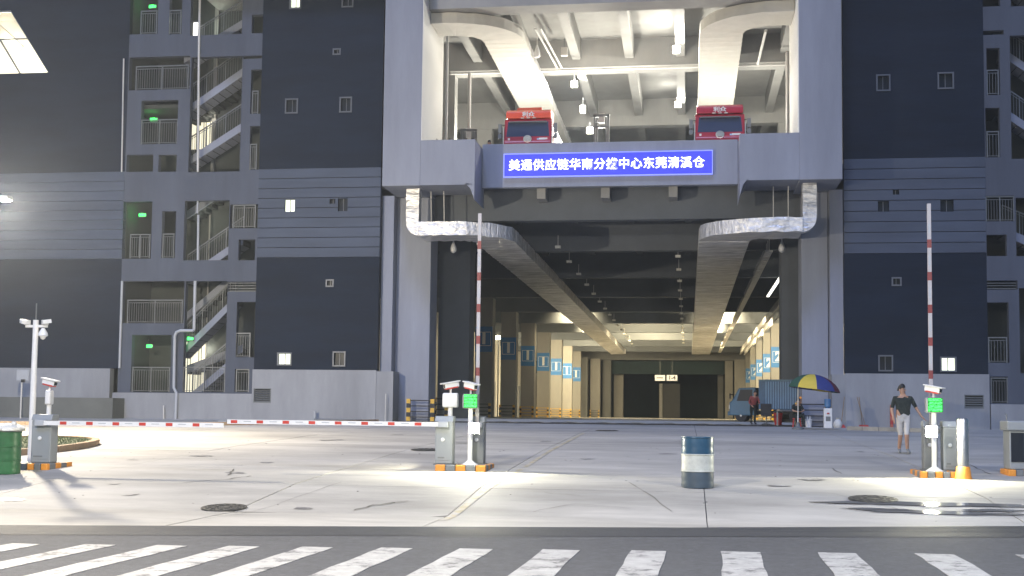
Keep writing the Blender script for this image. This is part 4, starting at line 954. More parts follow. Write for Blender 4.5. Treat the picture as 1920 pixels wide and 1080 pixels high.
# ------------------------------------------------------------------ people
def person(name_label, loc, rz, J, shirt, pants, skinlen='short', hair='short', cap=None, group=None, fingers=False, scale=1., bare_legs=False, shoes=None):
    """J : joint dict in metres, standing height ~1.72"""
    t = thing('person', name_label, 'person', loc, rz, group)
    names = ['pelvis', 'waist', 'chest', 'neck0', 'neck', 'head', 'headt', 'shL', 'elL', 'wrL', 'haL', 'shR', 'elR', 'wrR', 'haR', 'hiL', 'knL', 'anL', 'toL', 'hiR', 'knR', 'anR', 'toR']
    rad = dict(pelvis=(.165, .125), waist=(.168, .13), chest=(.175, .13), neck0=(.075, .07), neck=(.055, .055), head=(.078, .088), headt=(.062, .07),
               sh=(.072, .072), el=(.042, .042), wr=(.027, .027), ha=(.035, .02), hi=(.105, .105), kn=(.058, .06), an=(.038, .042), to=(.042, .032))
    ed = [('pelvis', 'waist'), ('waist', 'chest'), ('chest', 'neck0'), ('neck0', 'neck'), ('neck', 'head'), ('head', 'headt')]
    for s in 'LR': ed += [('chest', 'sh' + s), ('sh' + s, 'el' + s), ('el' + s, 'wr' + s), ('wr' + s, 'ha' + s), ('pelvis', 'hi' + s), ('hi' + s, 'kn' + s), ('kn' + s, 'an' + s), ('an' + s, 'to' + s)]
    V = [Vector(J[n]) for n in names]; radl = [rad[n] if n in rad else rad[n[:2]] for n in names]; E = [(names.index(a), names.index(b_)) for a, b_ in ed]
    tags = [n for n in names]
    if True:
        for s in 'LR':
            w_, h = Vector(J['wr' + s]), Vector(J['ha' + s]); d = (h - w_).normalized(); sd = d.cross(Vector((0, 1, 0)))
            sd = (sd if sd.length > .2 else Vector((1, 0, 0))).normalized(); fw = sd.cross(d).normalized()
            hi_ = names.index('ha' + s)
            for q, L in ((-.024, .06), (-.008, .072), (.008, .068), (.023, .054)):
                a = h + fw * q + d * .02; b_ = a + d * L * .5 + sd * .004; c = a + d * L * .95 + sd * .014
                i = len(V); V += [a, b_, c]; radl += [(.0095, .0095), (.0085, .0085), (.007, .007)]; tags += ['f'] * 3; E += [(hi_, i), (i, i + 1), (i + 1, i + 2)]
            a = w_.lerp(h, .45) + fw * -.03; b_ = a + d * .035 + fw * -.016; i = len(V); V += [a, b_]; radl += [(.012, .012), (.009, .009)]; tags += ['f'] * 2; E += [(hi_, i), (i, i + 1)]
    me = bpy.data.meshes.new('body'); me.from_pydata([tuple(v) for v in V], E, [])
    tmp = bpy.data.objects.new('tmpbody', me); COL.objects.link(tmp)
    sk = tmp.modifiers.new('skin', 'SKIN'); sk.use_smooth_shade = True
    sv = me.skin_vertices[0].data if me.skin_vertices else None
    if sv is None: me.attributes; bpy.context.view_layer.update(); sv = me.skin_vertices[0].data
    for i, r in enumerate(radl): sv[i].radius = r; sv[i].use_root = (i == 0)
    tmp.modifiers.new('sub', 'SUBSURF').levels = 1
    bpy.context.view_layer.update()
    me2 = bpy.data.meshes.new_from_object(tmp.evaluated_get(bpy.context.evaluated_depsgraph_get())); bpy.data.objects.remove(tmp)
    me2.materials.clear()
    for mm in (M_SKIN, shirt, pants, shoes or M_BLACK): me2.materials.append(mm)
    segs = [(V[a], V[b_], tags[a], tags[b_]) for a, b_ in E]
    for p in me2.polygons:
        c = p.center; best = 9; bt = None
        for a, b_, ta, tb in segs:
            ab = b_ - a; tt = max(0, min(1, (c - a).dot(ab) / max(1e-9, ab.length_squared))); dd = (c - (a + ab * tt)).length
            if dd < best: best = dd; bt = (ta, tb, tt)
        ta, tb, tt = bt; mi = 0
        if tb in ('waist', 'chest', 'neck0') or tb.startswith('sh'): mi = 1
        if ta == 'chest' and tb == 'neck0' and tt > .8: mi = 0
        if ta == 'pelvis' and tb == 'waist' and tt < .35: mi = 2
        if ta[:2] == 'sh' and tb[:2] == 'el': mi = 1 if (tt < .8 if skinlen == 'short' else True) else 0
        if skinlen == 'long' and ta[:2] == 'el': mi = 1
        if tb[:2] in ('hi',): mi = 2
        if ta[:2] == 'hi': mi = 2
        if ta[:2] == 'kn': mi = 0 if bare_legs else 2
        if ta[:2] == 'an' or (ta[:2] == 'kn' and tt > .93): mi = 3
        if ta[:2] == 'ha' or tb == 'f' or tb[:2] == 'ha': mi = 0
        p.material_index = mi; p.use_smooth = True
    me2.name = 'body'; o = bpy.data.objects.new('body', me2); COL.objects.link(o); o.parent = t
    hd = Vector(J['head']); fd = Vector(J.get('face', (0, -1, 0))).normalized(); hs = Vector((0, 0, 1)).cross(fd).normalized()
    # hair shell
    m = MB(); rings = []
    for k in range(6):
        a = R(90 * k / 5); rr = math.cos(a * .98) * .102; h = math.sin(a) * .125
        rings.append([hd + hs * rr * .86 * math.cos(q) + fd * (rr * math.sin(q) - .012) + Vector((0, 0, h + .025 + (.03 if math.sin(q) > .3 else (-.05 if math.sin(q) < -.2 else -.01)) * math.cos(a))) for q in [2 * math.pi * j / 16 for j in range(16)]])
    m.ring(rings); m.build('hair' if not cap else 'cap', cap or M_HAIR, t, smooth=True)
    m = MB()
    m.tube([hd + fd * .082 + Vector((0, 0, .02)), hd + fd * .112 + Vector((0, 0, -.022)), hd + fd * .09 + Vector((0, 0, -.03))], [.007, .013, .01], 8)
    for sg in (-1, 1): m.tube([hd + hs * sg * .078 + Vector((0, 0, .02)), hd + hs * sg * .092 + Vector((0, 0, -.03))], [.012, .018], 8)
    m.build('nose_and_ears', M_SKIN, t, smooth=True)
    m = MB()
    for sg in (-1, 1): m.tube([hd + hs * sg * .045 + fd * .079 + Vector((0, 0, .018)), hd + hs * sg * .02 + fd * .086 + Vector((0, 0, .018))], [.007, .007], 6)
    m.tube([hd + hs * -.025 + fd * .084 + Vector((0, 0, -.055)), hd + hs * .025 + fd * .084 + Vector((0, 0, -.055))], .005, 6)
    m.build('eyes_and_mouth', M_HAIR, t)
    t.scale = (scale,) * 3
    return t
def stand_pose(**k):
    J = dict(pelvis=(0, 0, .93), waist=(0, 0, 1.08), chest=(0, 0, 1.28), neck0=(0, .0, 1.42), neck=(0, -.005, 1.48), head=(0, -.015, 1.58), headt=(0, -.01, 1.66),
             shL=(.19, 0, 1.37), elL=(.25, .02, 1.10), wrL=(.25, -.04, .86), haL=(.245, -.06, .80), shR=(-.19, 0, 1.37), elR=(-.25, .02, 1.10), wrR=(-.25, -.04, .86), haR=(-.245, -.06, .80),
             hiL=(.095, 0, .87), knL=(.10, -.02, .48), anL=(.10, .02, .09), toL=(.11, -.13, .04), hiR=(-.095, 0, .87), knR=(-.10, -.02, .48), anR=(-.10, .02, .09), toR=(-.11, -.13, .04))
    J.update(k); return J
C_BLK = mat('cloth_black', (.015, .022, .02), .9, var=.25, scale=12, bump=1, bscale=7, bdist=.05); C_GRY = mat('cloth_pale_grey', (.52, .50, .47), .9, var=.12, scale=12, bump=1, bscale=7, bdist=.05)
C_RED = mat('cloth_dull_red', (.22, .05, .045), .9, var=.12, scale=12); C_NAVY = mat('cloth_navy', (.02, .03, .05), .9, var=.1); C_ORG = mat('cloth_orange', (.5, .16, .04), .9, var=.1)
C_WHT = mat('cloth_white', (.6, .6, .6), .9, var=.05)
def fit(p, px, h): return p
pw = G(1694, 852)
person('man walking on the right in a black T-shirt, pale shorts and dark hair', pw, R(0),
       stand_pose(pelvis=(0, 0, .92), head=(-.03, -.02, 1.585), headt=(-.03, -.01, 1.665), face=(.75, -.65, 0), shL=(.2, .02, 1.37), elL=(.33, .06, 1.13), wrL=(.44, -.02, .93), haL=(.49, -.05, .87),
                  shR=(-.2, -.01, 1.37), elR=(-.27, .01, 1.10), wrR=(-.24, -.1, .87), haR=(-.235, -.13, .81), knL=(.06, -.13, .49), anL=(.09, -.02, .12), toL=(.13, -.16, .04),
                  knR=(-.06, .03, .48), anR=(-.07, .2, .12), toR=(-.06, .07, .04)), C_BLK, C_GRY, bare_legs=True, shoes=M_CABD, scale=1.01)
p = Vector((X(1412, 790, 57.2), 57.2, gz(57.2)))
person('person in a dull red top standing beside the blue truck', p, R(25), stand_pose(waist=(0, -.03, 1.07), chest=(.02, -.1, 1.26), neck0=(.02, -.14, 1.38), neck=(.02, -.16, 1.44), head=(.02, -.2, 1.53), headt=(.02, -.2, 1.61),
        shL=(.19, -.1, 1.34), elL=(.26, -.16, 1.08), wrL=(.15, -.34, 1.02), haL=(.11, -.39, 1.03), shR=(-.17, -.1, 1.34), elR=(-.27, -.1, 1.08), wrR=(-.22, -.28, .92), haR=(-.2, -.33, .88)), C_RED, C_BLK, skinlen='long', scale=.93)
for px, py, Y_, lb, sh, sc_ in [(818, 257, 57.4, 'person whose head shows over the left parapet, leftmost on the deck', C_ORG, 1.0), (843, 256, 57.6, 'person whose head shows over the left parapet in an orange collar', C_ORG, 1.01),
                      (888, 262, 57.5, 'person whose dark head shows beside the left bracket under the forklift mast', C_NAVY, 1.0), (918, 264, 57.9, 'person in white looking over the parapet left of the left red truck', C_WHT, .99)]:
    person(lb, (X(px, py, Y_), Y_, DECK), R(random.uniform(-40, 40)), stand_pose(), sh, C_NAVY, group='people on the upper deck', scale=sc_)
seat = stand_pose(pelvis=(0, .02, .50), waist=(0, .0, .66), chest=(0, -.08, .86), neck0=(0, -.13, .98), neck=(0, -.16, 1.04), head=(0, -.2, 1.13), headt=(0, -.2, 1.21),
                  shL=(.18, -.08, .94), elL=(.25, -.2, .72), wrL=(.1, -.4, .68), haL=(.05, -.45, .68), shR=(-.18, -.08, .94), elR=(-.25, -.2, .72), wrR=(-.1, -.4, .68), haR=(-.05, -.45, .68),
                  hiL=(.1, -.02, .48), knL=(.17, -.42, .5), anL=(.16, -.42, .1), toL=(.17, -.56, .04), hiR=(-.1, -.02, .48), knR=(-.17, -.42, .5), anR=(-.16, -.42, .1), toR=(-.17, -.56, .04))
pS = G(1494, 801)
person('person in black sitting under the parasol looking at something in their hands', pS, R(15), seat, C_BLK, C_BLK, cap=C_NAVY)
pO = G(1502, 799)
person('person in a dark top with an orange cap behind the seated one under the parasol', (pO.x + .12, pO.y + .9, gz(pO.y + .9)), R(-20), seat, C_NAVY, C_BLK, cap=M_ORANGE)
def stool(loc, label):
    t = thing('stool', label, 'stool', loc, group='stools under the parasol'); MB().box(-.17, .17, -.15, .19, .36, .40).build('seat', M_REDP, t, bevel=.01)
    for sx in (-1, 1):
        for sy in (-1, 1): MB().bar((sx * .13, .02 + sy * .13, .36), (sx * .17, .02 + sy * .17, 0), .035).build('leg', M_REDP, t)
stool(pS, 'red stool under the front seated person'); stool((pO.x + .12, pO.y + .9, gz(pO.y + .9)), 'red stool under the rear seated person')

# ------------------------------------------------------------------ red trucks on the deck
def wheel(parent, x, y, r=.5, w_=.3):
    s = 1 if x > 0 else -1
    o = MB().lathe((x - s * w_, y, r), [(r * .6, 0), (r * .96, 0), (r, s * .04), (r, s * (w_ - .04)), (r * .96, s * w_), (r * .6, s * w_)], 24, axis='x').build('wheel', M_BLACK, parent, smooth=True)
    MB().lathe((x - s * w_, y, r), [(r * .1, 0), (r * .58, s * .02), (r * .58, s * (w_ - .06)), (r * .2, s * (w_ - .02)), (r * .18, s * (w_ + .02)), (.02, s * (w_ + .03))], 20, axis='x').build('rim', M_STEEL, o)
def truck(loc, label, fair, spoiler):
    t = thing('truck', label, 'truck', loc, 0, 'red lorries parked on the upper deck')
    w_ = 1.14
    # cab, front at y=0
    cab = MB()
    sec = [(0, .55), (0, 1.75), (.10, 1.9), (.28, 2.95), (.42, 3.12), (2.1, 3.15), (2.1, .55)]
    cab.prismx(sec, -w_, w_); cab.build('cab', M_TRED, t, bevel=.05)
    ws = MB(); ws.quad((-1.03, .145, 2.08), (1.03, .145, 2.08), (.97, .272, 2.88), (-.97, .272, 2.88)); ws.v = [(a, b_ - .02, c) for a, b_, c in ws.v]
    ws.quad((-.97, .257, 2.88), (.97, .257, 2.88), (.97, .27, 2.92), (-.97, .27, 2.92)); ws.build('windscreen', mat('truck_windscreen', (.045, .06, .11), .12), t)
    MB().bar((-.9, .2, 2.9), (.9, .2, 2.9), .25, .05).build('sun_visor', M_CABD, t)
    m = MB(); m.prismx([(.3, 3.151), (.34, 3.5), (.6, 3.66), (1.9, 3.78), (2.0, 3.151)], -w_ + .06, w_ - .06); f = m.build('roof_fairing', fair, t, bevel=.05)
    if spoiler: MB().prismx([(.7, 3.66), (.9, 3.88), (1.5, 3.9), (1.7, 3.7)], -.6, .6).build('air_horn_cover', fair, t, bevel=.03)
    text('lettering', '利众', .30, M_PANELW, t, (0.0, .30, 3.34), (R(84), 0, 0), extrude=.01, bold=.008)
    for k in range(3): MB().box(-.35 + k * .28, -.2 + k * .28, .24, .29, 3.12, 3.165).build('marker_lamp', M_UNLIT, t)
    g = MB().box(-.95, .95, -.03, -.002, .95, 1.55).build('grille', M_CABD, t, bevel=.02)
    for k in range(4): MB().box(-.9, .9, -.05, -.031, 1.02 + k * .13, 1.06 + k * .13).build('grille_bar', M_STEEL, g)
    e = MB().lathe((0, .06, 1.93), [(.2, 0), (.2, -.06), (.165, -.065), (.165, -.012)], 28, axis='y').build('emblem', M_STEEL, t)
    m = MB(); m.prism([(-.15, 1.97), (-.02, 1.91), (0, 1.80), (.02, 1.91), (.15, 1.97), (.12, 2.01), (.02, 1.97), (0, 2.06), (-.02, 1.97), (-.12, 2.01)], .0, .05); m.build('emblem_wings', M_STEEL, e)
    for s in (-1, 1):
        MB().box(s * .98, s * 1.13, -.06, .1, 1.0, 1.3).build('headlight', M_UNLIT, t, bevel=.02)
        a = MB(); a.tube([(s * 1.12, .2, 2.75), (s * 1.3, .06, 2.72), (s * 1.3, .06, 2.1), (s * 1.12, .2, 2.05)], .022, 6)
        mo = a.build('mirror', M_BLACK, t)
        MB().box(s * 1.24, s * 1.42, .0, .12, 2.28, 2.78).build('mirror_glass', M_CABD, mo, bevel=.02); MB().box(s * 1.24, s * 1.42, .0, .12, 1.95, 2.22).build('mirror_glass', M_CABD, mo, bevel=.02)
        m = MB(); m.quad((s * (w_ + .004), .35, 2.0), (s * (w_ + .004), 1.2, 2.0), (s * (w_ + .004), 1.15, 2.85), (s * (w_ + .004), .48, 2.85)); m.build('side_window', M_GLASS, t)
        m = MB(); m.bar((s * (w_ + .03), .12, 1.6), (s * (w_ + .03), .12, 2.6), .05); m.build('grab_handle', M_STEEL, t)
    MB().box(-w_ - .02, w_ + .02, -.12, .3, .4, .9).build('bumper', M_TRED, t, bevel=.04)
    MB().box(.55, .95, .08, .1, 1.9, 1.99).build('permit_card', M_WHITE, t); MB().box(-.95, -.85, .08, .1, 1.88, 2.0).build('permit_card', M_UNLIT, t)
    MB().box(.45, .85, .085, .1, 1.88, 1.97).build('dashboard_item', mat('pale_blue_card', (.3, .5, .7), .5), t)
    MB().box(-.45, .45, .1, 9.0, .75, .95).build('chassis', M_BLACK, t); MB().box(-1.12, 1.12, 2.4, 9.2, .96, 3.1).build('cargo_body', M_PIPE, t, bevel=.03)
    t.scale = (1.01, .86, .88)
    for y in (1.0, 6.8, 8.1):
        for s in (-1, 1): wheel(t, s * 1.1, y)
    return t
for px, py, lb, fair, spo in [(989, 205, 'red lorry on the upper deck with a bright orange-red roof fairing, left of the two', M_TFAIR, True), (1350, 192, 'darker red lorry on the upper deck above the right end of the blue sign', mat('truck_fairing_crimson', (.42, .02, .05), .3), False)]:
    Y_ = 57.7 if spo else 57.6
    truck((X(px, 240, Y_), Y_, DECK), lb, fair, spo)
# ------------------------------------------------------------------ forklifts
def forklift(loc, label, rz, h=3.4):
    t = thing('forklift', label, 'forklift', loc, rz, 'forklifts on the upper deck')
    MB().prismx([(0, .25), (0, 1.0), (.5, 1.05), (.6, .75), (1.1, .75), (1.2, 1.15), (1.9, 1.15), (2.0, .3)], -.5, .5).build('body', M_ORANGE, t, bevel=.05)
    for s in (-1, 1):
        m = MB(); m.box(s * .3, s * .4, -.22, -.08, .1, h); m.box(s * .2, s * .28, -.2, -.1, .1, h * .96); m.build('mast_rail', M_CABD, t)
        MB().box(s * .18, s * .3, -1.3, -.22, .12, .17).build('fork', M_CABD, t)
        m = MB(); m.bar((s * .45, .05, 1.0), (s * .42, .3, 2.1), .06); m.bar((s * .45, 1.5, 1.1), (s * .42, 1.3, 2.1), .06); m.build('guard_post', M_BLACK, t)
        for y in (.25, 1.6): wheel(t, s * .55, y, .28, .2)
    MB().box(-.42, .42, -.22, -.08, h - .12, h).build('mast_crossbar', M_CABD, t); MB().box(-.42, .42, -.24, -.06, h - .7, h - .6).build('mast_crossbar', M_CABD, t)
    MB().box(-.14, .14, -.2, -.1, h - .45, h + .05).build('lift_cylinder', M_PIPEW, t)
    m = MB()
    for k in range(5): m.box(-.45, .45, .3 + k * .25, .36 + k * .25, 2.1, 2.15)
    m.build('overhead_guard', M_BLACK, t); MB().box(-.45, .45, -.28, -.221, .3, 1.3).build('load_backrest', M_CABD, t)
forklift((X(877, 245, 60.5), 60.7, DECK), 'forklift mast standing up behind the parapet left of the left red lorry', R(12), 2.9)
forklift((X(1128, 245, 62), 62.3, DECK), 'tall forklift mast in the middle of the upper deck between the lorries', R(-6), 3.9)

# ------------------------------------------------------------------ blue truck in the hall mouth
bt = thing('truck', 'small blue truck with a corrugated cargo box parked on the right inside the hall mouth', 'truck', (X(1385, 785, 62), 62.0, 1.35), R(90 + 8))
def bt_build():
    t = bt; sc_ = 1
    # local: front toward -y, after rz=98 the front looks to -x... (rotated 90: -y -> +x) so mirror by building the front at +y
    MB().prismx([(0, .3), (0, .95), (-.12, 1.0), (-.45, 1.62), (-1.25, 1.66), (-1.25, .3)], -.72, .72).build('cab', M_TBLUE, t, bevel=.05)
    MB().quad((-.64, -.115, 1.02), (.64, -.115, 1.02), (.6, -.43, 1.57), (-.6, -.43, 1.57)).build('windscreen', M_GLASS, t)
    for s in (-1, 1):
        m = MB(); m.quad((s * .725, -.35, 1.0), (s * .725, -1.1, 1.0), (s * .725, -1.1, 1.55), (s * .725, -.52, 1.55)); m.build('side_window', M_GLASS, t)
        MB().box(s * .45, s * .68, -.02, .03, .62, .8).build('headlight', M_UNLIT, t, bevel=.01)
        m = MB(); m.bar((s * .72, -.2, 1.3), (s * .98, -.05, 1.3), .03); mo = m.build('mirror', M_BLACK, t); MB().box(s * .92, s * 1.02, -.1, -.04, 1.1, 1.35).build('mirror_glass', M_BLACK, mo)
        wheel(t, s * .7, -.55, .29, .18); wheel(t, s * .7, -3.1, .29, .18)
    MB().box(-.74, .74, -.02, .08, .3, .5).build('bumper', M_TBLUE, t, bevel=.02)
    MB().box(.5, .66, .031, .04, .64, .7).build('indicator', mat('indicator_lit', (.8, .2, .05), .4, emit=(1, .25, .08), estr=3), t)
    MB().box(-.3, .3, -4.2, -.3, .38, .55).build('chassis', M_BLACK, t)
    m = MB(); n = 44; L = 2.95
    b0 = MB().box(-.76, .76, -4.3, -1.4, .6, 2.0).build('cargo_box', M_CBLUE, t)
    for s in (-1, 1):
        for k in range(22):
            y = -1.75 - k * .115; MB().box(s * .761, s * .79, y - .03, y + .03, .64, 1.93).build('rib', M_CBLUE2, b0)
        MB().box(s * .758, s * .81, -4.3, -1.4, 1.94, 2.03).build('top_rail', M_TBLUE, b0); 
    m = MB()
    for k in range(4): m.box(.7905, .795, -1.62 + k * -.0, -1.5, 0, 0)
bt_build()
bt.rotation_euler.z = R(90 - 10)
bt.location = (X(1372, 785, 60.6), 60.9, gz(60.9) + .006)
# ------------------------------------------------------------------ parasol and the small things below it
pu = G(1500, 799); pu = Vector((X(1497, 790, 51.2), 51.2, gz(51.2)))
um = thing('parasol', 'striped yellow navy and maroon parasol beside the right portal column', 'parasol', pu)
topz = Z(1525, 701, 51.2) - pu.z
cxu = X(1527, 720, 51.2) - pu.x; rz_ = (X(1575, 728, 51.2) - X(1478, 728, 51.2)) / 2
tilt = R(7)
ms = [M_UMG, M_UMY, M_UMB, M_UMR, M_UMG, M_UMY, M_UMB, M_UMR]
for k in range(8):
    a0, a1 = R(-180 + 45 * k), R(-180 + 45 * (k + 1)); m = MB(); rows = []
    for q in range(7):
        ph = q / 6; rr = rz_ * math.sin(ph * 1.35) / math.sin(1.35); zz = topz - .02 - .62 * (1 - math.cos(ph * 1.45)) / (1 - math.cos(1.45))
        row = []
        for j in range(5):
            a = a0 + (a1 - a0) * j / 4; sag = .03 * math.sin(math.pi * j / 4) * ph
            x, y = cxu + (rr - sag) * math.cos(a), (rr - sag) * math.sin(a); row.append((x, y, zz - (x - cxu) * math.tan(tilt) - sag * .5))
        rows.append(row)
    for r0, r1 in zip(rows, rows[1:]):
        for j in range(4): m.quad(r0[j], r0[j + 1], r1[j + 1], r1[j])
    m.build('canopy_panel', ms[k], um, smooth=True)
    a = a0; m = MB(); m.tube([(cxu, 0, topz - .06), (cxu + rz_ * .55 * math.cos(a), rz_ * .55 * math.sin(a), topz - .2 - rz_ * .55 * math.cos(a) * math.tan(tilt)), (cxu + rz_ * .97 * math.cos(a), rz_ * .97 * math.sin(a), topz - .66 - rz_ * .97 * math.cos(a) * math.tan(tilt))], .012, 6); m.build('rib', M_RAIL, um)
MB().tube([(-.02, 0, 0), (-.01, 0, 1.2), (.0, 0, topz - .3)], .022, 10).build('pole', M_WHITE, um, smooth=True)
MB().lathe((-.02, 0, 0), [(.25, 0), (.25, .06), (.1, .12), (.04, .3)], 18).build('base', M_CABD, um)
def bucket(px, py, r, h, m, label, name='bucket', top=None, Y_=None):
    p = G(px, py); t = thing(name, label, 'bucket', p)
    MB().lathe((0, 0, 0), [(r * .8, 0), (r, h), (r * 1.06, h), (r * 1.06, h - .03), (r * .94, h - .03), (r * .78, .03)], 20).build('pail', m, t, smooth=True)
    m2 = MB(); m2.tube([(r * math.cos(a), 0, h + r * .5 * math.sin(a)) for a in [math.pi * k / 8 for k in range(9)]], .008, 5); m2.build('handle', M_RAIL, t); return t
b = bucket(1516, 801, .16, .36, M_WHITE, 'white bucket with bottles in it under the parasol')
for dx in (-.05, .06):
    MB().lathe((dx, 0, .2), [(.035, 0), (.035, .2), (.012, .26), (.012, .3)], 10).build('bottle', M_UNLIT, b)
bucket(1551, 801, .15, .34, M_PINK, 'pink bucket right of the white bucket'); bucket(1561, 797, .15, .42, M_REDP, 'dark red bucket behind the pink bucket'); bucket(1459, 797, .2, .55, M_REDP, 'tall red tub left of the seated people beside the blue truck')
p = G(1571, 802); t = thing('sack', 'small grey sack slumped beside the buckets', 'sack', p)
MB().lathe((0, 0, 0), [(.16, 0), (.2, .08), (.19, .2), (.12, .33), (.06, .38), (.09, .43)], 14).build('bag', M_BAG, t, smooth=True); MB().lathe((0, 0, .37), [(.07, 0), (.07, .02)], 10).build('tie', M_CABD, t)
p = G(1552, 794); p = Vector((X(1552, 780, 54.2), 54.2, gz(54.2))); t = thing('water_dispenser', 'white water dispenser with a blue bottle on top against the right pier', 'water dispenser', p)
MB().box(-.17, .17, -.16, .16, 0, .85).build('cabinet', M_WHITE, t, bevel=.02); MB().lathe((0, 0, .85), [(.06, 0), (.14, .08), (.14, .38), (.12, .4)], 16).build('water_bottle', M_WATER, t, smooth=True); MB().box(-.05, .05, -.19, -.161, .6, .66).build('tap', M_REDP, t)
MB().box(-.1, .1, -.165, -.161, .3, .5).build('drip_panel', M_CABD, t)
# low table
p = G(1480, 800); t = thing('folding_table', 'low dark table beside the seated people', 'table', (p.x - .1, p.y + .4, gz(p.y + .4)))
MB().box(-.45, .45, -.3, .3, .66, .70).build('table_top', M_CABD, t, bevel=.01)
for sx in (-1, 1):
    for sy in (-1, 1): MB().box(sx * .4 - .02, sx * .4 + .02, sy * .25 - .02, sy * .25 + .02, 0, .66).build('leg', M_RAIL, t)
# black chair silhouette in front of the blue truck
p = Vector((X(1437, 780, 56.8), 56.8, gz(56.8))); t = thing('office_chair', 'black chair standing in front of the blue cargo box', 'chair', p)
MB().box(-.24, .24, -.24, .22, .42, .5).build('seat', M_BLACK, t, bevel=.02); MB().box(-.24, .24, .2, .26, .5, .98).build('backrest', M_BLACK, t, bevel=.02); MB().tube([(0, 0, .08), (0, 0, .42)], .03, 8).build('stem', M_CABD, t)
for k in range(5): MB().bar((0, 0, .1), (.26 * math.cos(k * 1.2566), .26 * math.sin(k * 1.2566), .04), .035).build('foot', M_CABD, t)
# brooms, cone and striped post against the right plinth
def broom(px, Y_, label, lean):
    p = Vector((X(px, 790, Y_), Y_, gz(Y_))); t = thing('broom', label, 'broom', p, group='brooms by the right plinth wall')
    MB().tube([(0, 0, .12), (lean, .25, 1.35)], .014, 8).build('handle', M_WOOD, t); MB().hexa([(-.2, -.04, 0), (.2, -.04, 0), (.2, .04, 0), (-.2, .04, 0), (-.12, -.03, .14), (.12, -.03, .14), (.12, .03, .14), (-.12, .03, .14)]).build('bristles', M_REDP, t)
broom(1622, 55.2, 'broom leaning left against the right plinth wall', -.3); broom(1617, 55.35, 'broom leaning upright beside the other broom on the right plinth wall', -.1); broom(1577, 55.3, 'broom in the corner beside the sack', .18)
p = G(1672, 803); t = thing('warning_post', 'slim red and white warning post left of the walking man', 'post', p)
m = MB()
for k in range(6): m.mi = k % 2; m.box(-.06, .06, -.06, .06, k * .17, (k + 1) * .17 - .001)
m.build('pole', [mat('faded_red', (.45, .13, .09), .6), M_REDP], t); MB().box(-.12, .12, -.12, .12, -.001, .03).build('foot', M_CABD, t)
# signboard on a post and grey utility box at the far left
p = Vector((X(38, 790, 53), 53, gz(53))); t = thing('notice_post', 'slim post with a small grey board in front of the left planter wall', 'sign', p)
MB().tube([(0, 0, 0), (0, 0, 1.75)], .035, 8).build('pole', M_PIPEW, t); MB().box(-.3, .3, .05, .09, 1.75, 2.25).build('board', M_PIPE, t); MB().box(-.02, .14, -.05, .05, 1.66, 1.8).build('clamp', M_BLACK, t)
p = Vector((X(590, 785, 55.5), 55.5, gz(55.5))); t = thing('pipe_stub', 'short grey pipe stub and a lying pipe at the foot of the left office block', 'pipe', p)
MB().tube([(0, 0, 0), (0, 0, .45)], .07, 10).build('upright', M_PIPE, t, smooth=True); MB().tube([(0, -.1, .06), (2.3, -.1, .06)], .06, 10).build('lying_pipe', M_CABD, t, smooth=True)
MB().tube([(3.35, .1, 0), (3.35, .1, 1.3)], .02, 8).build('thin_rod', M_PIPEW, t)

# ------------------------------------------------------------------ barrier gates
def island(px0, px1, py, label, depth=.9, nb=5, seq=None):
    a, b_ = G(px0, py), G(px1, py); L = (b_.x - a.x); y0 = (a.y + b_.y) / 2
    t = thing('traffic_island', label, 'traffic island', ((a.x + b_.x) / 2, y0, gz(y0)), group='yellow and black traffic islands at the barriers')
    zz = .13
    wd = L / nb
    for k in range(nb):
        MB().box(-L / 2 + k * wd + .004, -L / 2 + (k + 1) * wd - .004, 0, .12, -.02, zz).build('kerb_block', M_ORANGE if k % 2 == 0 else M_CABD, t, bevel=.022)
    for k in range(4):
        d = depth / 4
        for s in (-1, 1): MB().box(s * (L / 2 - .12) if s < 0 else L / 2 - .12, -L / 2 + .0 if s < 0 else L / 2, .124 + k * d, .12 + (k + 1) * d, -.02, zz).build('kerb_block', M_CABD if k % 2 == 0 else M_ORANGE, t, bevel=.02)
    MB().box(-L / 2 + .125, L / 2 - .125, .125, depth + .12, -.02, zz - .02).build('island_top', M_KERB, t)
    return t, a.x, b_.x, y0, gz(y0) + zz - .02
M_BOOM = mat('boom_dull_white', (.42, .40, .41), .5, var=.08, scale=6); M_BOOMR = mat('boom_dull_red', (.20, .03, .03), .5, var=.1)
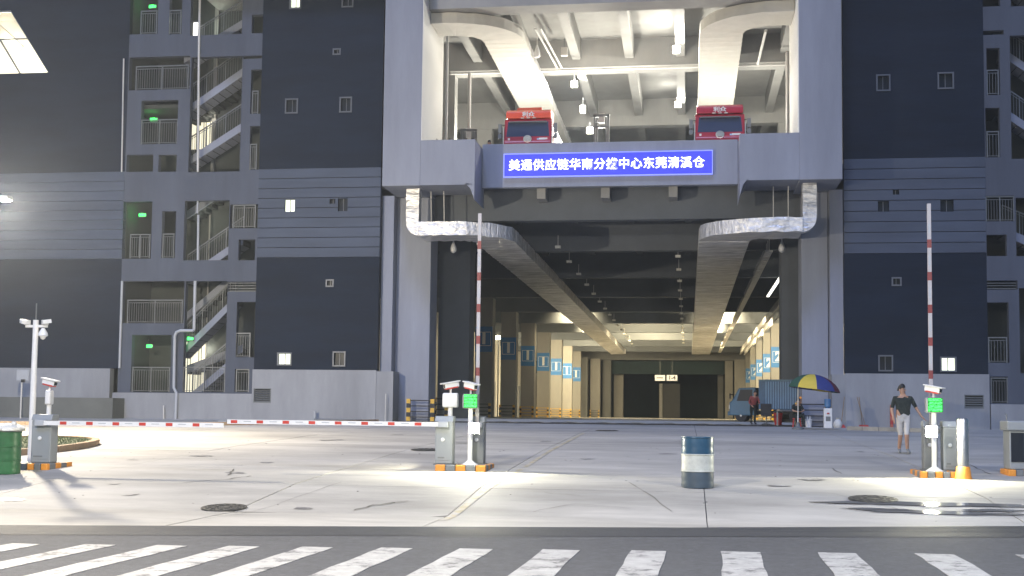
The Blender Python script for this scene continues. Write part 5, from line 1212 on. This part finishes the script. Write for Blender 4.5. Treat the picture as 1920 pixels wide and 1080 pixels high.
def cabinet(x, y, z, label, rz=0, m=M_CAB, w_=.36, d=.30, h=1.0, boom=None, blen=4.2, text_=False):
    t = thing('barrier_gate', label, 'barrier', (x, y, z), rz, 'boom barriers across the entrance')
    MB().box(-w_ / 2, w_ / 2, -d / 2, d / 2, .03, h - .12).build('cabinet', m, t, bevel=.018)
    MB().prismx([(-d / 2 - .01, h - .118), (-d / 2 + .05, h), (d / 2 - .02, h), (d / 2 + .01, h - .118)], -w_ / 2 - .01, w_ / 2 + .01).build('lid', M_CAB, t, bevel=.012)
    MB().box(-w_ / 2 + .03, w_ / 2 - .03, -d / 2 - .008, -d / 2 - .001, .1, h - .28).build('door', m, t, bevel=.004)
    MB().lathe((-.02, -d / 2 - .009, h * .52), [(.04, 0), (.035, -.015), (.01, -.02)], 14, axis='y').build('lock', M_WHITE, t)
    MB().box(-w_ / 2 - .03, w_ / 2 + .03, -d / 2 - .03, d / 2 + .03, 0, .029).build('foot_plate', M_CABD, t)
    MB().box(-w_ / 2 + .06, w_ / 2 - .16, -d / 2 - .012, -d / 2 - .0085, .14, .17).build('vent_slot', M_CABD, t)
    if boom:
        yb = -d / 2 - .06; zb = h - .17
        hub = MB(); hub.box(-.1, .1, -d / 2 - .1, -d / 2 - .002, zb - .06, zb + .06); hub.build('boom_hub', M_PIPE, t, bevel=.01)
        if boom == 'up':
            arm = MB().box(-.037, .037, yb - .035, yb + .0, zb + .061, zb + blen).build('boom_arm', M_BOOM, t)
            n = 5
            for k in range(int(blen / .66)): 
                z = zb + .35 + k * .66; MB().box(-.040, .040, yb - .038, yb + .003, z, z + .17).build('red_stripe', M_BOOMR, arm)
                MB().box(-.02, .02, yb - .0375, yb - .0355, z + .3, z + .5).build('grey_mark', M_PIPE, arm)
        else:
            s = 1 if boom == 'right' else -1
            arm = MB().box(s * .101, s * blen, yb - .035, yb, zb - .045, zb + .045).build('boom_arm', M_WHITE, t)
            for k in range(int(blen / .56)):
                x0 = .45 + k * .56
                if x0 + .16 > blen: break
                MB().box(s * x0, s * (x0 + .14), yb - .038, yb + .003, zb - .03, zb + .033).build('red_stripe', M_RED, arm)
                MB().box(s * (x0 + .26), s * (x0 + .42), yb - .0375, yb - .0355, zb + .0, zb + .015).build('grey_mark', M_PIPE, arm)
    return t
def lpr(x, y, z, label, rz, cam_rz, h=1.18, led=False, box=.32):
    """plate-reader post: pole, box / LED board, camera with sun hood"""
    t = thing('plate_reader', label, 'camera post', (x, y, z), rz, 'number plate reader posts')
    MB().tube([(0, 0, .02), (0, 0, h)], .05, 14).build('pole', M_WHITE, t, smooth=True)
    MB().lathe((0, 0, 0), [(.17, 0), (.17, .02), (.09, .07), (.055, .1)], 18).build('foot', M_WHITE, t, smooth=True)
    b = MB().box(-box / 2, box / 2, -.09, .09, h, h + .30).build('equipment_box', M_WHITE if not led else M_CAB, t, bevel=.03)
    if led:
        MB().box(-box / 2 + .03, box / 2 - .005, -.1, -.091, h + .01, h + .29).build('led_board', M_LEDB, b)
        m = MB(); rg = random.Random(int(x * 10))
        for r_ in range(4):
            xx = -box / 2 + .045
            while xx < box / 2 - .03:
                for q in range(4):
                    if rg.random() < .72: m.box(xx, xx + .018, -.106, -.101, h + .035 + r_ * .066 + q * .012, h + .044 + r_ * .066 + q * .012)
                xx += .021
        m.build('led_dots', M_LEDG, b)['kind'] = 'stuff'
    zc_ = h + .42
    m = MB().tube([(0, 0, h + .3), (0, 0, zc_)], .022, 8).build('camera_stalk', M_WHITE, t)
    ca = MB(); d = Vector((math.sin(cam_rz), -math.cos(cam_rz), -.18)).normalized(); c = Vector((0, 0, zc_ + .04)); ca.bar(c - d * .17, c + d * .15, .11, .10)
    co = ca.build('camera_body', M_WHITE, t, bevel=.01)
    up_ = Vector((0, 0, .065)); MB().bar(c - d * .19 + up_, c + d * .22 + up_, .15, .02).build('sun_hood', M_WHITE, co)
    MB().bar(c - d * .15 - up_ * .85, c + d * .12 - up_ * .85, .112, .03).build('red_underside', M_RED, co)
    MB().bar(c + d * .151, c + d * .165, .07, .07).build('lens', M_GLASS, co)
    return t
def gate_lamp(x, y, z, label, rz=0, power=170):
    t = thing('barrier_lamp', label, 'light', (x, y, z), rz, 'lit lamps at the barriers')
    MB().box(-.11, .11, 0, .05, -.11, .11).build('housing', M_CAB, t, bevel=.01); MB().box(-.1, .1, -.012, -.001, -.1, .1).build('lens', M_LAMP2, t)
    MB().box(-.015, .015, .05, .12, -.015, .015).build('bracket', M_CAB, t)
    return t
# middle island
t, xa, xb, yi, zi = island(813, 912, 884, 'yellow and black traffic island under the middle barrier cabinets', nb=5, depth=1.0)
X1 = lambda px, y: X(px, 870, y)
yc = yi + .36
cabinet(X1(834, yc), yc, zi, 'grey barrier cabinet on the middle island with its boom down to the left', boom='left', blen=abs(X1(834, yc) - X1(430, yc)) - .02)
lpr(X1(843, yc + .4), yc + .4, zi, 'plate reader with a plain white box above the middle cabinet', R(0), R(-55))
yl = yc + .02
lpr(X1(881, yl), yl, zi, 'plate reader with a green lit display on the middle island', 0, R(50), led=True, h=1.16)
cabinet(X1(897, yc + .45), yc + .45, zi, 'dark grey barrier cabinet behind the middle lamp with its boom raised upright', m=M_CABD, boom='up', blen=4.4, w_=.26)
zl_ = Z(889, 803, yi + .1); gate_lamp(X(889, 803, yi + .03), yi + .03, zl_, 'small lit lamp on the middle island, glaring at the camera')
# right island
t, xa, xb, yi2, zi2 = island(1727, 1796, 897, 'yellow and black traffic island under the right barrier', nb=5, depth=1.0)
yc2 = yi2 + .36
lpr(X1(1752, yc2), yc2, zi2, 'plate reader with a green lit display on the right island', 0, R(50), led=True, h=1.16)
cabinet(X1(1743, yc2 + .5), yc2 + .5, zi2, 'dark barrier cabinet on the right island with its boom raised upright', m=M_CABD, boom='up', blen=4.55, w_=.26)
cabinet(X1(1781, yc2 + .35), yc2 + .35, zi2, 'pale grey barrier cabinet without a boom on the right island', m=M_CAB, w_=.3)
gate_lamp(X(1747, 809, yi2 + .03), yi2 + .03, Z(1747, 809, yi2 + .03), 'small lit lamp on the right island, glaring at the camera')
p = G(1806, 898); t = thing('steel_bollard', 'tall stainless steel bollard with an orange foot right of the right barrier', 'bollard', p)
MB().lathe((0, 0, .2), [(.11, 0), (.11, .93), (.10, .96), (.04, .97)], 24).build('shaft', M_STEEL, t, smooth=True); MB().lathe((0, 0, 0), [(.17, 0), (.15, .06), (.13, .22), (.112, .24)], 20).build('foot', M_ORANGE, t, smooth=True)
# left island
t, xa, xb, yi3, zi3 = island(20, 92, 881, 'yellow and black traffic island under the left barrier cabinet', nb=5, depth=.9)
yc3 = yi3 + .36
cabinet(X1(82, yc3), yc3, zi3, 'pale grey barrier cabinet on the left island with its boom down to the right', rz=0, boom='right', blen=abs(X1(82, yc3) - X1(427, yc3)) - .02, w_=.42)
lpr(X1(88, yc3 + .5), yc3 + .5, zi3, 'plate reader with a narrow box and red-bellied camera behind the left cabinet', 0, R(75), h=1.2, box=.12)
# camera pole
p = Vector((X1(57, yc3 + .45), yc3 + .45, zi3)); t = thing('camera_pole', 'tall white pole with three cameras and an antenna behind the left barrier', 'pole', p)
zt2 = Z(60, 600, p.y) - p.z
MB().tube([(0, 0, 0), (0, 0, zt2)], [.065, .055], 14).build('pole', M_WHITE, t, smooth=True); MB().tube([(0, 0, zt2), (0, 0, zt2 + .35)], .012, 6).build('antenna', M_CABD, t)
MB().bar((-.22, 0, zt2 - .13), (.26, 0, zt2 - .13), .05).build('crossarm', M_WHITE, t)
for s in (-1, 1):
    c = MB().box(s * .2 - .05 + .0, s * .2 + .05, -.05, .07, zt2 - .1, zt2 + .0).build('camera_body', M_WHITE, t, bevel=.01); MB().bar((s * .2, -.1, zt2 - .05), (s * .2 + s * .12, .02, zt2 - .02), .1, .08).build('camera_hood', M_WHITE, c); MB().box(s * .2 - .03, s * .2 + .03, -.06, -.051, zt2 - .08, zt2 - .02).build('lens', M_GLASS, c)
c = MB().lathe((.17, 0, zt2 - .33), [(.03, .16), (.09, .06), (.1, 0), (.06, -.02), (.045, -.06), (.01, -.08)], 16).build('dome_camera', M_WHITE, t, smooth=True)
# right edge pedestrian gate
p = G(1896, 893); t = thing('turnstile', 'grey pedestrian gate cabinet cut by the right edge on a yellow and black base', 'turnstile', p)
MB().box(0, .75, .1, .6, .13, .9).build('cabinet', M_CAB, t, bevel=.02); MB().box(-.05, .8, .04, .66, .9, 1.1).build('top_cover', M_CAB, t, bevel=.03); MB().box(.03, .28, .085, .099, .28, .86).build('glass_panel', M_GLASS, t); MB().box(.38, .7, .085, .099, .28, .86).build('glass_panel', M_CABD, t)
for k in range(6): MB().box(-.05 + k * .15 + .003, -.05 + (k + 1) * .15 - .003, .0, .68, 0, .129).build('base_block', M_ORANGE if k % 2 == 0 else M_CABD, t, bevel=.015)
MB().tube([(-.02, .2, 1.1), (-.02, .2, 1.22), (-.06, .2, 1.24)], .012, 6).build('reader_stalk', M_CABD, t)

# ------------------------------------------------------------------ drums
def drum(loc, label, bands, h=.88, r=.285):
    t = thing('oil_drum', label, 'drum', loc)
    z = 0; hz = [0, .33 * h, .66 * h, h]
    for k in range(3):
        z0, z1 = hz[k] + (.012 if k else .0), hz[k + 1] - .012
        prof = [(r * .985 if k == 0 else r, z0)] + [(r + .003 * math.sin(q * 1.9), z0 + (z1 - z0) * q / 6) for q in range(1, 6)] + [(r, z1)]
        MB().lathe((0, 0, 0), prof, 48).build('drum_body', bands[k], t, smooth=True)
    for z in hz[1:3]: MB().lathe((0, 0, 0), [(r - .001, z - .0125), (r + .011, z - .006), (r + .011, z + .006), (r - .001, z + .0125)], 48).build('hoop', bands[1], t, smooth=True)
    MB().lathe((0, 0, 0), [(r + .001, h - .0125), (r + .012, h - .006), (r + .01, h + .01), (r - .008, h + .01), (r - .01, h - .02), (.01, h - .02)], 48).build('rim', bands[2], t, smooth=True)
    MB().lathe((.12, .08, h - .018), [(.03, 0), (.03, .014), (.01, .016)], 12).build('bung', M_CABD, t)
    return t
drum(G(1308, 914), 'blue and white banded steel drum standing alone in the yard', [M_DRUMK, M_DRUMW, M_DRUMB], h=.89, r=.285)
pg = G(7, 888); drum(pg, 'dented green steel drum at the left edge beside the barrier', [M_DRUMG] * 3, h=.80, r=.30)
t = thing('white_sack', 'crumpled white sack lying on the green drum', 'sack', (pg.x, pg.y, pg.z + .81))
m = MB(); rg = random.Random(12); rings = []
for k in range(7):
    ph = k / 6; rr = [.26, .34, .35, .30, .22, .12, .02][k]; zz = [-.015 + .012, .03, .07, .10, .13, .15, .155][k]
    rings.append([(rr * (1 + rg.uniform(-.12, .12)) * math.cos(q) + .03, rr * (1 + rg.uniform(-.12, .12)) * math.sin(q), zz + rg.uniform(-.012, .02) + (.0 if k else 0)) for q in [2 * math.pi * j / 20 for j in range(20)]])
m.ring(rings); m.build('sack_cloth', M_BAG, t, smooth=True); MB().lathe((.2, -.05, .1), [(.03, 0), (.06, .05), (.03, .1)], 10).build('knot', M_BAG, t)

# ------------------------------------------------------------------ lamps that light the yard
LC = (1.0, .80, .52)
for px, py, yy_, pw in ((889, 803, yi, 420), (1747, 809, yi2, 420)):
    L0 = Vector((X(px, py, yy_), yy_ - .02, Z(px, py, yy_)))
    spot('gate_lamp_beam', L0, L0 + Vector((0, -1, -.12)), pw, 172, (1, .96, .74), .05, .15)
    point('gate_lamp_halo', L0 + Vector((0, -.32, .02)), 12, (1, .98, .62), .03)
L0 = Vector((X(818, 803, yi + .3), yi + .3, Z(889, 803, yi)))
spot('gate_lamp_beam', L0, L0 + Vector((-1, .25, -.05)), 260, 120, (1, .95, .74), .05, .4)  # extra beam added for the bright streak to the left, no fixture here
def street_lamp(x, y, h, arm, label, power, col, grp='street lamps along the road'):
    t = thing('street_lamp', label, 'street lamp', (x, y, gz(y)), 0, grp)
    MB().tube([(0, 0, 0), (0, 0, h)], [.1, .06], 12).build('pole', M_PIPE, t, smooth=True); MB().tube([(0, 0, h - .3), (arm * .5, 0, h + .1), (arm, 0, h + .15)], .04, 8).build('arm', M_PIPE, t, smooth=True)
    hd = MB().box(arm - .1, arm + .55, -.15, .15, h + .12, h + .24).build('lamp_head', M_CAB, t, bevel=.03); MB().box(arm, arm + .5, -.12, .12, h + .105, h + .119).build('lens', M_LAMP, hd)
    point('street_light', (x + arm + .25, y, gz(y) + h - .05), power, col, .25)
sl = pp(-14, 383, 33.0)
street_lamp(sl[0] - 1.0, 33.0, sl[1] - gz(33), 1.0, 'glaring street lamp at the left edge in front of the far left block', 10500, (1, .88, .68))
street_lamp(-9, 9.0, 8.5, 1.2, 'unseen street lamp added on the near side of the road to the left', 6200, (1, .91, .76))  # added outside the frame to light yard and facade
street_lamp(9, 8.0, 9.0, -1.4, 'unseen street lamp added on the near side of the road to the right', 3600, (.95, .97, 1))  # second added lamp out of frame, a cooler fill for the yard

# ------------------------------------------------------------------ scattering volume added for lamp glow: haze over the yard
hz = MB().box(-80, 60, -12, 240, -1.2, 33).build('glow_haze', mat('glow_haze_air', (1, 1, 1)))
tag(hz, kind='stuff')
hm = hz.data.materials[0]; hn = hm.node_tree; hn.nodes.clear()
ho = hn.nodes.new('ShaderNodeOutputMaterial'); pv = hn.nodes.new('ShaderNodeVolumePrincipled')
pv.inputs['Color'].default_value = (.80, .88, 1, 1); pv.inputs['Density'].default_value = .0007; pv.inputs['Anisotropy'].default_value = .55
hn.links.new(pv.outputs[0], ho.inputs['Volume'])
